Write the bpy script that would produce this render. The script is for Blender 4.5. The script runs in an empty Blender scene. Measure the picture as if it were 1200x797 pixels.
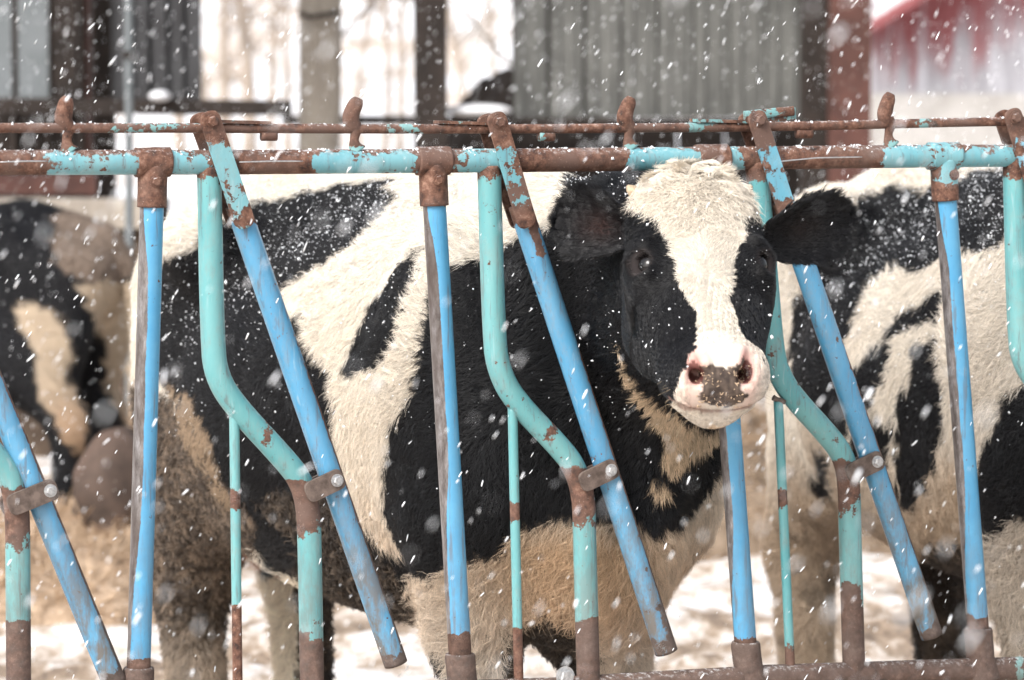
import bpy, math, random
import numpy as np
from mathutils import Vector, Matrix
rng = np.random.default_rng(7); random.seed(7)
R = math.radians
sc = bpy.context.scene
COL = sc.collection

# ------------------------------------------------------------------ camera
CAMZ, F, CX, CY, HOR = 1.72, 4200.0, 600.0, 398.5, 70.0      # pixel measures of the 1200x797 photograph
PITCH = math.atan((CY - HOR) / F)
cd = bpy.data.cameras.new('camera'); cam = bpy.data.objects.new('camera', cd); COL.objects.link(cam)
cam.location = (0, 0, CAMZ); cam.rotation_euler = (math.pi / 2 - PITCH, 0, 0)
cd.sensor_fit = 'HORIZONTAL'; cd.sensor_width = 36; cd.lens = 36 * F / 1200
cd.clip_start = .1; cd.clip_end = 2000
cd.dof.use_dof = True; cd.dof.focus_distance = 6.35; cd.dof.aperture_fstop = 5.0
sc.camera = cam
FW = np.array([0, math.cos(PITCH), -math.sin(PITCH)]); UP = np.array([0, math.sin(PITCH), math.cos(PITCH)]); C0 = np.array([0, 0, CAMZ])
def proj(P):
    P = np.asarray(P, float); d = P - C0; z = d @ FW
    return np.stack([CX + F * d[..., 0] / z, CY - F * (d @ UP) / z], -1)
def ray(px, py):
    d = FW * F + np.array([1., 0, 0]) * (px - CX) + UP * (CY - py)
    return d
def at(px, py, Y):
    d = ray(px, py); return C0 + d * (Y / d[1])

# ------------------------------------------------------------------ world, sun, exposure
w = bpy.data.worlds.new('World'); sc.world = w; w.use_nodes = True
nt = w.node_tree; nt.nodes.clear()
sky = nt.nodes.new('ShaderNodeTexSky'); sky.sky_type = 'NISHITA'; sky.sun_disc = False
SE, SR = R(42), R(218)
sky.sun_elevation = SE; sky.sun_rotation = SR; sky.dust_density = 4; sky.air_density = 1.2; sky.ozone_density = 1
hs = nt.nodes.new('ShaderNodeHueSaturation'); hs.inputs['Saturation'].default_value = .35
bg = nt.nodes.new('ShaderNodeBackground'); bg.inputs['Strength'].default_value = .15
out = nt.nodes.new('ShaderNodeOutputWorld')
nt.links.new(sky.outputs[0], hs.inputs['Color']); nt.links.new(hs.outputs[0], bg.inputs[0]); nt.links.new(bg.outputs[0], out.inputs[0])
sl = bpy.data.lights.new('sun', 'SUN'); sl.energy = 1.25; sl.angle = R(24); sl.color = (1, .985, .965)
so = bpy.data.objects.new('sun', sl); COL.objects.link(so)
sd = Vector((math.sin(SR) * math.cos(SE), math.cos(SR) * math.cos(SE), math.sin(SE)))
so.rotation_euler = (-sd).to_track_quat('-Z', 'Y').to_euler()
sc.view_settings.view_transform = 'Standard'; sc.view_settings.look = 'None'
sc.view_settings.exposure = 0.92; sc.view_settings.gamma = 1
try:
    sc.cycles_curves.shape = 'RIBBONS'; sc.cycles_curves.subdivisions = 2
except Exception: pass
sc.cycles.max_bounces = 6; sc.cycles.diffuse_bounces = 3; sc.cycles.glossy_bounces = 2; sc.cycles.transparent_max_bounces = 4

# ------------------------------------------------------------------ helpers
def tag(o, label=None, cat=None, group=None, kind=None):
    if label: o['label'] = label
    if cat: o['category'] = cat
    if group: o['group'] = group
    if kind: o['kind'] = kind
    return o
def empty(name, loc, label, cat, group=None):
    o = bpy.data.objects.new(name, None); COL.objects.link(o); o.location = loc
    return tag(o, label, cat, group)
def mesh_obj(name, V, Fc, mat, parent=None, attrs=None, smooth=True, origin=None):
    V = np.asarray(V, float)
    if origin is None:
        org = np.array(parent.matrix_basis.translation) if parent is not None and parent.parent is None else np.zeros(3)
        if parent is not None and parent.parent is not None: org = np.array(world_loc(parent))
    else: org = np.array(origin)
    me = bpy.data.meshes.new(name)
    if isinstance(Fc, np.ndarray):
        n = len(Fc); k = Fc.shape[1]
        me.vertices.add(len(V)); me.vertices.foreach_set('co', (V - org).astype(np.float32).ravel())
        me.loops.add(n * k); me.loops.foreach_set('vertex_index', Fc.astype(np.int32).ravel())
        me.polygons.add(n); me.polygons.foreach_set('loop_start', np.arange(0, n * k, k, dtype=np.int32))
        me.update(calc_edges=True)
    else:
        me.from_pydata((V - org).tolist(), [], Fc); me.update()
    if smooth: me.polygons.foreach_set('use_smooth', [True] * len(me.polygons))
    for k, a in (attrs or {}).items():
        a = np.asarray(a, np.float32)
        if a.ndim == 1:
            at_ = me.attributes.new(k, 'FLOAT', 'POINT'); at_.data.foreach_set('value', a)
        else:
            if a.shape[1] == 3: a = np.concatenate([a, np.ones((len(a), 1), np.float32)], 1)
            at_ = me.attributes.new(k, 'FLOAT_COLOR', 'POINT'); at_.data.foreach_set('color', a.ravel())
    me.validate()
    me.materials.append(mat)
    o = bpy.data.objects.new(name, me); COL.objects.link(o)
    if parent is not None:
        o.parent = parent
    else:
        o.location = org
    return o
def world_loc(o):
    v = Vector(o.location); p = o.parent
    while p is not None: v = v + Vector(p.location); p = p.parent
    return v
class MB:
    def __init__(s): s.V = []; s.Fc = []; s.W = []; s.n = 0
    def add(s, V, Fc, W=None):
        V = np.asarray(V, float); s.V.append(V); s.Fc += [tuple(int(i) + s.n for i in f) for f in Fc]; s.n += len(V)
        s.W.append(np.zeros(len(V)) if W is None else np.broadcast_to(np.asarray(W, float), (len(V),)))
    def build(s, name, mat, parent=None, smooth=True, origin=None):
        return mesh_obj(name, np.concatenate(s.V), s.Fc, mat, parent, {'wear': np.concatenate(s.W)}, smooth, origin)
def unit(v): v = np.asarray(v, float); return v / (np.linalg.norm(v) + 1e-12)
def resample(P, step):
    P = np.asarray(P, float); d = np.r_[0, np.cumsum(np.linalg.norm(np.diff(P, axis=0), axis=1))]
    n = max(2, int(d[-1] / step) + 1); t = np.linspace(0, d[-1], n)
    return np.stack([np.interp(t, d, P[:, k]) for k in range(P.shape[1])], 1)
def smooth_path(P, it=2):                                   # Chaikin
    P = np.asarray(P, float)
    for _ in range(it):
        Q = [P[0]]
        for a, b in zip(P[:-1], P[1:]): Q += [a * .75 + b * .25, a * .25 + b * .75]
        Q.append(P[-1]); P = np.array(Q)
    return P
def tube(P, r, seg=20, step=.01, flat=None, up=(0, -1, 0), cap=True, dome=False):
    """P: n x 3 or n x 4 (radius last). returns verts, faces"""
    P = np.asarray(P, float)
    if P.shape[1] == 3: P = np.c_[P, np.full(len(P), r)]
    if step: P = resample(P, step)
    T = np.gradient(P[:, :3], axis=0); T /= np.linalg.norm(T, axis=1)[:, None] + 1e-12
    n = np.array(up, float); V = []
    th = np.linspace(0, 2 * math.pi, seg, endpoint=False)
    for p, t in zip(P, T):
        n = unit(n - t * (n @ t)); b = np.cross(t, n)
        fx = 1 if flat is None else flat
        V.append(p[:3] + p[3] * (np.cos(th)[:, None] * n * fx + np.sin(th)[:, None] * b))
    V = np.concatenate(V); m = len(P); Fc = []
    for i in range(m - 1):
        for j in range(seg):
            a = i * seg + j; c = i * seg + (j + 1) % seg
            Fc.append((a, c, c + seg, a + seg))
    if cap: Fc.append(tuple(range(seg))[::-1]); Fc.append(tuple((m - 1) * seg + j for j in range(seg)))
    return V, Fc
def box(c, sx, sy, sz, ax=None):
    ax = np.eye(3) if ax is None else np.asarray(ax)
    V = [np.array(c) + ax[0] * sx * i / 2 + ax[1] * sy * j / 2 + ax[2] * sz * k / 2 for i in (-1, 1) for j in (-1, 1) for k in (-1, 1)]
    Fc = [(0, 1, 3, 2), (4, 6, 7, 5), (0, 4, 5, 1), (2, 3, 7, 6), (0, 2, 6, 4), (1, 5, 7, 3)]
    return V, Fc
_ws = {}
def fnoise(P, scale, seed=0, octaves=3):                     # smooth pseudo noise in about -1..1
    P = np.asarray(P, float); out_ = np.zeros(len(P)); amp = 1; tot = 0
    for o in range(octaves):
        key = (seed, o)
        if key not in _ws:
            g = np.random.default_rng(seed * 31 + o + 5)
            _ws[key] = (g.normal(size=(9, 3)), g.uniform(0, 6.28, 9))
        W, ph = _ws[key]
        out_ += amp * np.sin(P @ (W.T * scale * 2 ** o) + ph).sum(1) / 3.0
        tot += amp; amp *= .55
    return out_ / tot
def inpoly(XY, poly):
    x, y = XY[:, 0], XY[:, 1]; r = np.zeros(len(x), bool); n = len(poly)
    for i in range(n):
        x1, y1 = poly[i]; x2, y2 = poly[(i + 1) % n]
        if y1 == y2: continue
        c = ((y1 > y) != (y2 > y)) & (x < (x2 - x1) * (y - y1) / (y2 - y1) + x1); r ^= c
    return r
def smst(a, b, x):
    t = np.clip((x - a) / (b - a), 0, 1); return t * t * (3 - 2 * t)

# ------------------------------------------------------------------ materials
class N:
    def __init__(s, name):
        s.m = bpy.data.materials.new(name); s.m.use_nodes = True; s.t = s.m.node_tree; s.t.nodes.clear()
        s.out = s.t.nodes.new('ShaderNodeOutputMaterial'); s.b = s.t.nodes.new('ShaderNodeBsdfPrincipled'); s.l(s.b.outputs[0], s.out.inputs[0])
    def n(s, typ, **kw):
        x = s.t.nodes.new('ShaderNode' + typ)
        for k, v in kw.items():
            if k.startswith('i_'):
                key = k[2:]; key = int(key) if key.isdigit() else key.replace('_', ' ')
                x.inputs[key].default_value = v
            else: setattr(x, k, v)
        return x
    def l(s, a, b): s.t.links.new(a, b)
    def coord(s, sca=(1, 1, 1)):
        tc = s.n('TexCoord'); mp = s.n('Mapping'); mp.inputs['Scale'].default_value = sca; s.l(tc.outputs['Object'], mp.inputs[0]); return mp.outputs[0]
    def noise(s, scale, detail=4, rough=.55, vec=None, dist=0):
        x = s.n('TexNoise'); x.inputs['Scale'].default_value = scale; x.inputs['Detail'].default_value = detail; x.inputs['Roughness'].default_value = rough
        x.inputs['Distortion'].default_value = dist
        if vec is not None: s.l(vec, x.inputs['Vector'])
        return x.outputs[0]
    def ramp(s, fac, stops, interp='LINEAR'):
        x = s.n('ValToRGB'); x.color_ramp.interpolation = interp; e = x.color_ramp.elements
        while len(e) < len(stops): e.new(.5)
        for el, (p, c) in zip(e, stops): el.position = p; el.color = (*c, 1) if len(c) == 3 else c
        s.l(fac, x.inputs[0]); return x.outputs[0]
    def mix(s, f, a, b, typ='MIX'):
        x = s.n('MixRGB', blend_type=typ)
        for sock, v in ((0, f), (1, a), (2, b)):
            if hasattr(v, 'links'): s.l(v, x.inputs[sock])
            else: x.inputs[sock].default_value = v if sock == 0 else ((*v, 1) if len(v) == 3 else v)
        return x.outputs[0]
    def math(s, op, a, b=0, clamp=False):
        x = s.n('Math', operation=op); x.use_clamp = clamp
        for i, v in enumerate((a, b)):
            if hasattr(v, 'links'): s.l(v, x.inputs[i])
            else: x.inputs[i].default_value = v
        return x.outputs[0]
    def rng(s, v, a, b, c=0., d=1.):
        x = s.n('MapRange'); s.l(v, x.inputs[0]); x.inputs[1].default_value = a; x.inputs[2].default_value = b; x.inputs[3].default_value = c; x.inputs[4].default_value = d
        return x.outputs[0]
    def attr(s, name, typ='Fac'): return s.n('Attribute', attribute_name=name).outputs[typ]
    def bump(s, h, strength=.3, dist=.01):
        x = s.n('Bump'); x.inputs['Strength'].default_value = strength; x.inputs['Distance'].default_value = dist; s.l(h, x.inputs['Height']); s.l(x.outputs[0], s.b.inputs['Normal'])
    def set(s, **kw):
        for k, v in kw.items():
            k = k.replace('_', ' ')
            if hasattr(v, 'links'): s.l(v, s.b.inputs[k])
            else: s.b.inputs[k].default_value = (*v, 1) if isinstance(v, tuple) and len(v) == 3 else v
def metal_paint(name, paint, paint2, rough=.38):
    s = N(name); v = s.coord()
    big = s.noise(7, 3, .6, v); mid = s.noise(34, 6, .68, v); fine = s.noise(220, 4, .7, v)
    wear = s.attr('wear')
    k = s.math('ADD', s.math('MULTIPLY', mid, .70), s.math('MULTIPLY', big, .30))
    k = s.math('ADD', s.math('SUBTRACT', k, .5), s.math('ADD', s.math('MULTIPLY', s.math('SUBTRACT', fine, .5), .08), s.math('MULTIPLY', s.math('SUBTRACT', s.noise(95, 4, .6, v), .5), .22)))
    val = s.math('ADD', s.math('MULTIPLY', k, 2.5), wear)
    m = s.rng(val, .485, .5); edge = s.rng(val, .44, .5)
    rust = s.ramp(s.noise(60, 8, .7, v), [(.35, (.03, .017, .013)), (.46, (.10, .044, .028)), (.56, (.165, .080, .052)), (.69, (.31, .18, .13))])
    rust = s.mix(s.rng(s.noise(14, 3, .5, v), .45, .65), rust, (.135, .080, .062))
    rust = s.mix(s.rng(s.noise(300, 3, .6, v), .64, .72), rust, (.34, .24, .19))
    rust = s.mix(s.math('MULTIPLY', s.attr('grime'), 1.1, True), rust, s.ramp(s.noise(50, 7, .75, v), [(.3, (.05, .036, .03)), (.55, (.115, .085, .072)), (.75, (.20, .155, .135))]))
    dirt = s.noise(9, 5, .7, s.coord((1, 1, .35)))
    p = s.mix(s.rng(dirt, .35, .7), paint, paint2)
    p = s.mix(s.math('MULTIPLY', s.rng(s.noise(45, 6, .8, s.coord((1, 1, .4))), .5, .75), .5), p, (.26, .23, .20))
    scr = s.noise(30, 4, .7, s.coord((3.2, 3.2, .22))); p = s.mix(s.math('MULTIPLY', s.rng(scr, .56, .66), .6), p, (.13, .125, .125))
    scr2 = s.noise(24, 3, .6, s.coord((3.0, 3.0, .3)), 1.5); p = s.mix(s.math('MULTIPLY', s.rng(scr2, .62, .72), .35), p, (.42, .50, .52))
    spk = s.noise(130, 3, .6, v); p = s.mix(s.rng(spk, .70, .73), p, (.10, .06, .05))
    grime = s.attr('grime'); p = s.mix(s.math('MULTIPLY', grime, s.rng(s.noise(26, 5, .75, s.coord((1, 1, .3))), .38, .58)), p, (.15, .135, .12))
    p = s.mix(s.math('MULTIPLY', edge, .45), p, (.12, .08, .07))
    c = s.mix(m, p, rust)
    # frost and blown snow caught on upward faces
    g = s.n('NewGeometry'); sep = s.n('SeparateXYZ'); s.l(g.outputs['Normal'], sep.inputs[0])
    up = s.rng(sep.outputs[2], .45, 1.0); sn = s.math('MULTIPLY', up, s.rng(s.noise(110, 5, .75, v), .52, .66))
    c = s.mix(s.math('MULTIPLY', sn, .75), c, (.8, .8, .8))
    s.set(Base_Color=c, Roughness=s.rng(m, 0, 1, rough, .82), Metallic=0., Specular_IOR_Level=.5)
    h = s.math('ADD', s.math('MULTIPLY', s.rng(val, .47, .5), -.6), s.math('MULTIPLY', s.math('MULTIPLY', s.noise(150, 5, .7, v), m), .8))
    s.bump(h, .55, .0012)
    return s.m
M_TEAL = metal_paint('teal_paint', (.105, .33, .35), (.19, .41, .41))
M_RAIL = metal_paint('rail_teal_paint', (.12, .34, .40), (.22, .43, .46))
M_BLUE = metal_paint('blue_paint', (.07, .29, .50), (.135, .36, .55), .27)
M_RUST = metal_paint('rusty_steel', (.16, .35, .36), (.21, .38, .37), .5)
M_STRAP = metal_paint('pale_blue_paint', (.13, .38, .50), (.20, .44, .55), .4)
def worn_post(name):
    s = N(name); v = s.coord(); wear = s.attr('wear'); sh = s.attr('polish')
    fine = s.noise(160, 4, .7, v); mid = s.noise(30, 5, .65, s.coord((1, 1, .3)))
    val = s.math('ADD', s.math('MULTIPLY', s.math('SUBTRACT', s.math('ADD', s.math('MULTIPLY', mid, .75), s.math('MULTIPLY', fine, .25)), .5), .95), sh)
    m = s.rng(val, .49, .51)
    rm = s.rng(s.math('ADD', s.math('MULTIPLY', s.math('SUBTRACT', s.noise(36, 6, .7, v), .5), 2.4), wear), .485, .5)
    steel = s.ramp(s.noise(90, 6, .75, s.coord((1, 1, .25))), [(.3, (.06, .048, .045)), (.5, (.19, .172, .168)), (.75, (.40, .39, .40))])
    steel = s.mix(s.rng(s.noise(12, 4, .6, s.coord((1, 1, .3))), .5, .7), steel, (.085, .062, .052))
    rust = s.ramp(s.noise(60, 8, .7, v), [(.3, (.04, .024, .018)), (.5, (.11, .062, .045)), (.75, (.22, .14, .11))])
    p = s.mix(s.rng(s.noise(9, 5, .7, v), .35, .7), (.07, .29, .50), (.115, .345, .54))
    scr = s.noise(30, 4, .7, s.coord((3.2, 3.2, .22))); p = s.mix(s.math('MULTIPLY', s.rng(scr, .56, .66), .6), p, (.13, .125, .125))
    spk = s.noise(130, 3, .6, v); p = s.mix(s.rng(spk, .70, .73), p, (.10, .06, .05))
    grime = s.attr('grime'); p = s.mix(s.math('MULTIPLY', grime, s.rng(s.noise(26, 5, .75, s.coord((1, 1, .3))), .38, .6)), p, (.15, .14, .13))
    c = s.mix(m, p, steel); c = s.mix(rm, c, rust)
    s.set(Base_Color=c, Roughness=s.rng(rm, 0, 1, .36, .85), Metallic=s.math('MULTIPLY', m, .35))
    s.bump(s.math('ADD', s.math('MULTIPLY', m, -.5), s.math('MULTIPLY', s.noise(200, 4, .7, v), s.math('ADD', s.math('MULTIPLY', m, .35), rm))), .5, .001)
    return s.m
M_POST = worn_post('worn_blue_post')
def simple(name, c1, c2, scale=8, rough=.8, bump=.2, sca=(1, 1, 1), dist=.01, spec=.3):
    s = N(name); v = s.coord(sca); n = s.noise(scale, 6, .65, v)
    s.set(Base_Color=s.ramp(n, [(.35, c1), (.65, c2)]), Roughness=rough, Specular_IOR_Level=spec); s.bump(n, bump, dist); return s.m
M_BOLT = simple('zinc_bolt', (.38, .38, .39), (.62, .62, .62), 200, .35, .1)
M_BOLT.node_tree.nodes['Principled BSDF'].inputs['Metallic'].default_value = .7
M_DARKSTEEL = simple('link_steel', (.075, .055, .046), (.17, .128, .108), 60, .7, .3, dist=.001)

# ------------------------------------------------------------------ feed fence
TT, Y0 = .40, 6.36
FN = unit([TT, -1, 0]); FX = unit([1, TT, 0]); ZU = np.array([0, 0, 1.])     # normal towards the camera, direction along
def fp(px, py, off=0.):
    d = ray(px, py); p0 = np.array([0, Y0, 0]) + FN * off
    t = ((p0 - C0) @ FN) / (d @ FN); return C0 + d * t
fence = empty('feed_fence', tuple(fp(600, 795)), 'blue and turquoise tubular headlock feeding fence with chipped rusty paint', 'fence')
def add_attr(o, name, vals):
    a = o.data.attributes.new(name, 'FLOAT', 'POINT'); a.data.foreach_set('value', np.asarray(vals, np.float32))
def ftube(name, P, r, mat, wearf, grimef=None, seg=22, step=.008, up=None, parent=None, polishf=None):
    V, Fc = tube(P, r, seg, step, up=FN if up is None else up)
    o = mesh_obj(name, V, Fc, mat, parent or fence, {'wear': wearf(proj(V), V)})
    add_attr(o, 'grime', np.zeros(len(V)) if grimef is None else grimef(proj(V), V))
    if polishf is not None: add_attr(o, 'polish', polishf(proj(V), V))
    return o
RP = .0212
def gauss(x, m, s): return np.exp(-((x - m) / s) ** 2)
# top rail
def railw(q, V):
    x, y = q[:, 0], q[:, 1]; up = (V[:, 2] - np.interp(x, [-200, 0, 600, 1100, 1400], [fp(-200, 191)[2], fp(0, 190)[2], fp(600, 188)[2], fp(1100, 183)[2], fp(1400, 181)[2]])) / RP
    paint = np.zeros(len(x))
    for a, b in ((-150, -60), (58, 165), (195, 243), (372, 495), (533, 592), (738, 872), (1035, 1098), (1124, 1190)): paint = np.maximum(paint, smst(a - 16, a + 10, x) * (1 - smst(b - 10, b + 16, x)))
    return .95 - paint * .70 + .55 * np.clip(up - .35, 0, 1) * paint + .12 * fnoise(V, 14, 77) * paint
ftube('top_rail', [fp(-220, 191), fp(0, 190.5), fp(300, 190), fp(600, 188), fp(900, 185), fp(1100, 183), fp(1420, 181)], RP, M_RAIL, railw, up=ZU)
# welded seam bead along the rail
for a, b in ((280, 355), (905, 1010), (0, 55)):
    ftube('weld_seam', [fp(a, 190, RP * .93), fp((a + b) / 2, 189 - (a > 800) * 4, RP * .95), fp(b, 189 - (a > 800) * 5, RP * .93)], .0016, M_BOLT, lambda q, V: np.full(len(V), .9), seg=8)
# latch rod
rodw = lambda q, V: .90 - .46 * (gauss(q[:, 0], 150, 25) + gauss(q[:, 0], 205, 30) + gauss(q[:, 0], 475, 40) + gauss(q[:, 0], 820, 22) + gauss(q[:, 0], 1082, 10))
rod_pts = [(-220, 151), (0, 150), (200, 150), (420, 151), (640, 151), (860, 149), (980, 147), (1100, 144), (1200, 142), (1420, 138)]
ftube('latch_rod', [fp(a, b) for a, b in rod_pts], .0085, M_RUST, rodw, seg=14, up=ZU)
def rody(x): return float(np.interp(x, [p[0] for p in rod_pts], [p[1] for p in rod_pts]))
def raily(x): return float(np.interp(x, [-220, 0, 300, 600, 900, 1100, 1420], [191, 190.5, 190, 188, 185, 183, 181]))
# hooks that carry the rod
def hook(x, seed):
    r0 = rody(x); dx = (seed * 3) % 4 - 1
    P = [(x + 5, raily(x) - 12, .017), (x + 2, raily(x) - 17, .0125), (x + 1, raily(x) - 25, .0078), (x + 2, r0 + 7, .0088), (x + 4, r0, .012), (x - 4, r0 - 9, .0165), (x - 1, r0 - 22, .0145), (x + 2 + dx, r0 - 31, .0135), (x + 4 + dx, r0 - 36, .008)]
    Q = np.array([np.r_[fp(a, b, .002), r] for a, b, r in P]); Q = smooth_path(Q, 2)
    V, Fc = tube(Q, 1, 16, .004, flat=.62, up=FN)
    V = V + .0007 * fnoise(V, 160, 3 + seed)[:, None] * FN
    o = mesh_obj('rod_hook', V, Fc, M_RUST, fence, {'wear': .86 - .45 * (proj(V)[:, 1] > raily(x) - 18)}); return o
for i, x in enumerate((77, 414, 735, 1040, -258, 1370)): hook(x, i)
# rounded strap plate between two points
def plate(name, p0, p1, wpx, off, th, mat, wearf, parent=None, arc=14):
    pw, ex = (.62, .85) if name == 'link_plate' else (.8, .95)
    a = fp(*p0, off); b = fp(*p1, off); d = unit(b - a); n = FN; s = unit(np.cross(n, d)); r = wpx
    pts = []
    for k in range(arc + 1):
        t = math.pi * k / arc; pts.append(b + r * (math.sin(t) ** pw * d * ex + abs(math.cos(t)) ** pw * np.sign(math.cos(t)) * s))
    for k in range(arc + 1):
        t = math.pi * k / arc; pts.append(a + r * (-math.sin(t) ** pw * d * ex - abs(math.cos(t)) ** pw * np.sign(math.cos(t)) * s))
    # subdivide long edges so that the wear attribute has something to vary on
    P2 = []
    L = np.linalg.norm(b - a); nsub = max(1, int(L / .006)); m = len(pts)
    for i in range(m):
        P2.append(pts[i])
        if i in (arc, m - 1):
            q = pts[(i + 1) % m]
            for k in range(1, nsub): P2.append(pts[i] + (q - pts[i]) * k / nsub)
    P2 = np.array(P2); c = (a + b) / 2; m = len(P2); bev = min(.0012, th * .3)
    rings = [c + (P2 - c) * (1 - bev / .02 * .5) + n * th / 2, P2 + n * (th / 2 - bev), P2 - n * (th / 2 - bev), c + (P2 - c) * (1 - bev / .02 * .5) - n * th / 2]
    V = np.concatenate(rings); Fc = []
    for k in range(3):
        for i in range(m):
            j = (i + 1) % m; Fc.append((k * m + i, k * m + j, (k + 1) * m + j, (k + 1) * m + i))
    # caps as strips between the two long sides
    def cap(o, flip):
        A = list(range(arc, arc + nsub + 1)) ; 
        tri = list(range(m)); 
        ctr = []
        i, j = tri[arc // 2], tri[arc // 2 - 1]
        Lst = [x % m for x in range(arc // 2 + 1, arc // 2 + 1 + m)]
        l, r_ = 0, m - 1
        while r_ - l > 1:
            q = (Lst[l] + o, Lst[l + 1] + o, Lst[r_ - 1] + o, Lst[r_] + o) if r_ - l > 2 else (Lst[l] + o, Lst[l + 1] + o, Lst[r_] + o)
            Fc.append(q[::-1] if flip else q); l += 1; r_ -= 1
    cap(0, False); cap(3 * m, True)
    o = mesh_obj(name, V, Fc, mat, parent or fence, {'wear': wearf(proj(V), V)}, smooth=False); return o
def bolt(px, py, off, r=.0095, mat=None, parent=None, name='bolt', h=.008):
    c = fp(px, py, off); mb = MB()
    th = np.linspace(0, 2 * math.pi, 6, endpoint=False) + .3
    for rr, hh in ((r * 1.25, .0022),):
        t2 = np.linspace(0, 2 * math.pi, 18, endpoint=False)
        ring = np.array([math.cos(t) * FX + math.sin(t) * ZU for t in t2]); V = np.concatenate([c + ring * rr, c + ring * rr + FN * hh])
        mb.add(V, [(i, (i + 1) % 18, 18 + (i + 1) % 18, 18 + i) for i in range(18)] + [tuple(range(18, 36))], .9)
    ring = np.array([math.cos(t) * FX + math.sin(t) * ZU for t in th])
    V = np.concatenate([c + ring * r + FN * .002, c + ring * r + FN * h, c + ring * r * .8 + FN * (h + .0018)])
    mb.add(V, [(k * 6 + i, k * 6 + (i + 1) % 6, k * 6 + 6 + (i + 1) % 6, k * 6 + 6 + i) for k in (0, 1) for i in range(6)] + [tuple(range(12, 18))], .9)
    return mb.build(name, mat or M_RUST, parent or fence, smooth=False)
# posts (worn pipes), collars, sockets
posts = [((178, 240), (162, 800), 0), ((509, 238), (541, 800), 1), ((836, 236), (877, 800), 2), ((1108, 232), (1151, 800), 3), ((1394, 228), (1440, 800), 4), ((-190, 242), (-215, 805), 5)]
pol = {0: (.42, .30), 1: (.50, .30), 2: (.42, .45), 3: (.42, .3), 4: (.4, .3), 5: (.4, .3)}
for (a, b, i) in posts:
    ylim = {0: 735, 1: 665, 2: 735, 3: 700}.get(i, 700)
    def polf(q, V, a=a, b=b, i=i, ylim=ylim):
        x, y = q[:, 0], q[:, 1]; cx = np.interp(y, [a[1] - 40, b[1]], [a[0] + (a[0] - b[0]) * 40 / 560, b[0]])
        e = (x - cx) / 14.0                      # -1 left .. 1 right
        lim = {0: -.12, 1: -.02, 2: -.3, 3: -.18}.get(i, -.2) - .6 * smst(ylim - 150, ylim, y) - .55 * (1 - smst(a[1], a[1] + 90, y))
        back = (V - fp(600, 400)) @ FN < -.002
        return .5 - .5 * np.clip((e - lim) / .28, -.9, .8)
    wf = lambda q, V, a=a, i=i: .05 + 1.2 * smst({0: 768, 1: 735, 2: 738, 3: 712}.get(i, 730), {0: 778, 1: 752, 2: 760, 3: 738}.get(i, 745), q[:, 1]) + .35 * (1 - smst(a[1], a[1] + 12, q[:, 1]))
    gf = lambda q, V: .55 * smst(480, 800, q[:, 1])
    top = (a[0] + (a[0] - b[0]) * .06, a[1] - 36)
    ftube('upright_post', [fp(*top), fp(*a), fp(*b), fp(b[0] + (b[0] - a[0]) * .1, b[1] + 60)], RP * .97, M_POST, wf, gf, polishf=polf, seg=32, step=.006)
    # T collar clamped round the rail and down over the post
    mb = MB(); ry = raily(a[0]); cxp = top[0]
    wcol = .93 if i not in (3,) else .42
    c = fp(cxp, ry); wpx = .030
    V, Fc = tube([c - FX * wpx, c - FX * (wpx - .001), c + FX * (wpx - .001), c + FX * wpx], RP + .0045, 26, .003, up=ZU); V = V + .0006 * fnoise(V, 130, 8)[:, None] * (V - c) / .02
    mb.add(V, Fc, wcol)
    c2 = fp(cxp, ry + 4); c3 = fp(a[0], a[1] + 3)
    V, Fc = tube([c2, c3], RP + .0042, 26, .004, up=FN); V = V + .0006 * fnoise(V, 130, 9)[:, None] * FN
    q = proj(V); mb.add(V, Fc, wcol if i != 3 else np.where(q[:, 1] > 215, .9, .3) + .3 * (q[:, 0] < a[0] - 4))
    o = mb.build('collar', M_RAIL if i == 3 else M_RUST, fence)
    bolt(a[0] + (10 if i == 3 else 5), a[1] - 27, RP + .004, .008, M_RUST, o, 'bolt', .004)
    # socket at the foot
    sy = {0: 782, 1: 766, 2: 752, 3: 736}.get(i, 745)
    sx = np.interp(sy, [a[1], b[1]], [a[0], b[0]]); sx2 = np.interp(sy + 62, [a[1], b[1]], [a[0], b[0]]) if sy + 62 < b[1] else b[0] + (b[0] - a[0]) * .08
    P = np.array([np.r_[fp(sx, sy), RP + .004], np.r_[fp(sx, sy + 3), RP + .006], np.r_[fp(sx + (sx2 - sx) * .6, sy + 34), RP + .0055], np.r_[fp(sx2 - 1, sy + 48), RP + .011], np.r_[fp(sx2, sy + 60), RP + .013]])
    V, Fc = tube(P, 1, 26, .004, up=FN); V = V + .001 * fnoise(V, 90, 12 + i)[:, None] * FN
    add_attr(mesh_obj('post_socket', V, Fc, M_RUST, fence, {'wear': np.full(len(V), 1.15)}), 'grime', np.full(len(V), .7))
# bottom rail and its stub legs to the ground
brw = lambda q, V: np.full(len(q), 1.2) - 1.0 * gauss(q[:, 0], 1195, 9)
BR = [(-220, 838), (300, 820), (650, 808), (900, 793), (1200, 783), (1420, 775)]
ftube('bottom_rail', [fp(*p) for p in BR], RP + .001, M_RUST, brw, lambda q, V: np.full(len(q), .6), up=ZU)
for x in (-215, 541, 1151, 1440):
    yb = float(np.interp(x, [p[0] for p in BR], [p[1] for p in BR])); t = fp(x, yb + 6); ftube('rail_leg', [t, t * [1, 1, 0] + [0, 0, -.06]], .03, M_RUST, lambda q, V: np.full(len(q), 1.1), step=.05)
bolt(662, 792, .03, .014, M_BOLT, None, 'bolt', .014)
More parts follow.
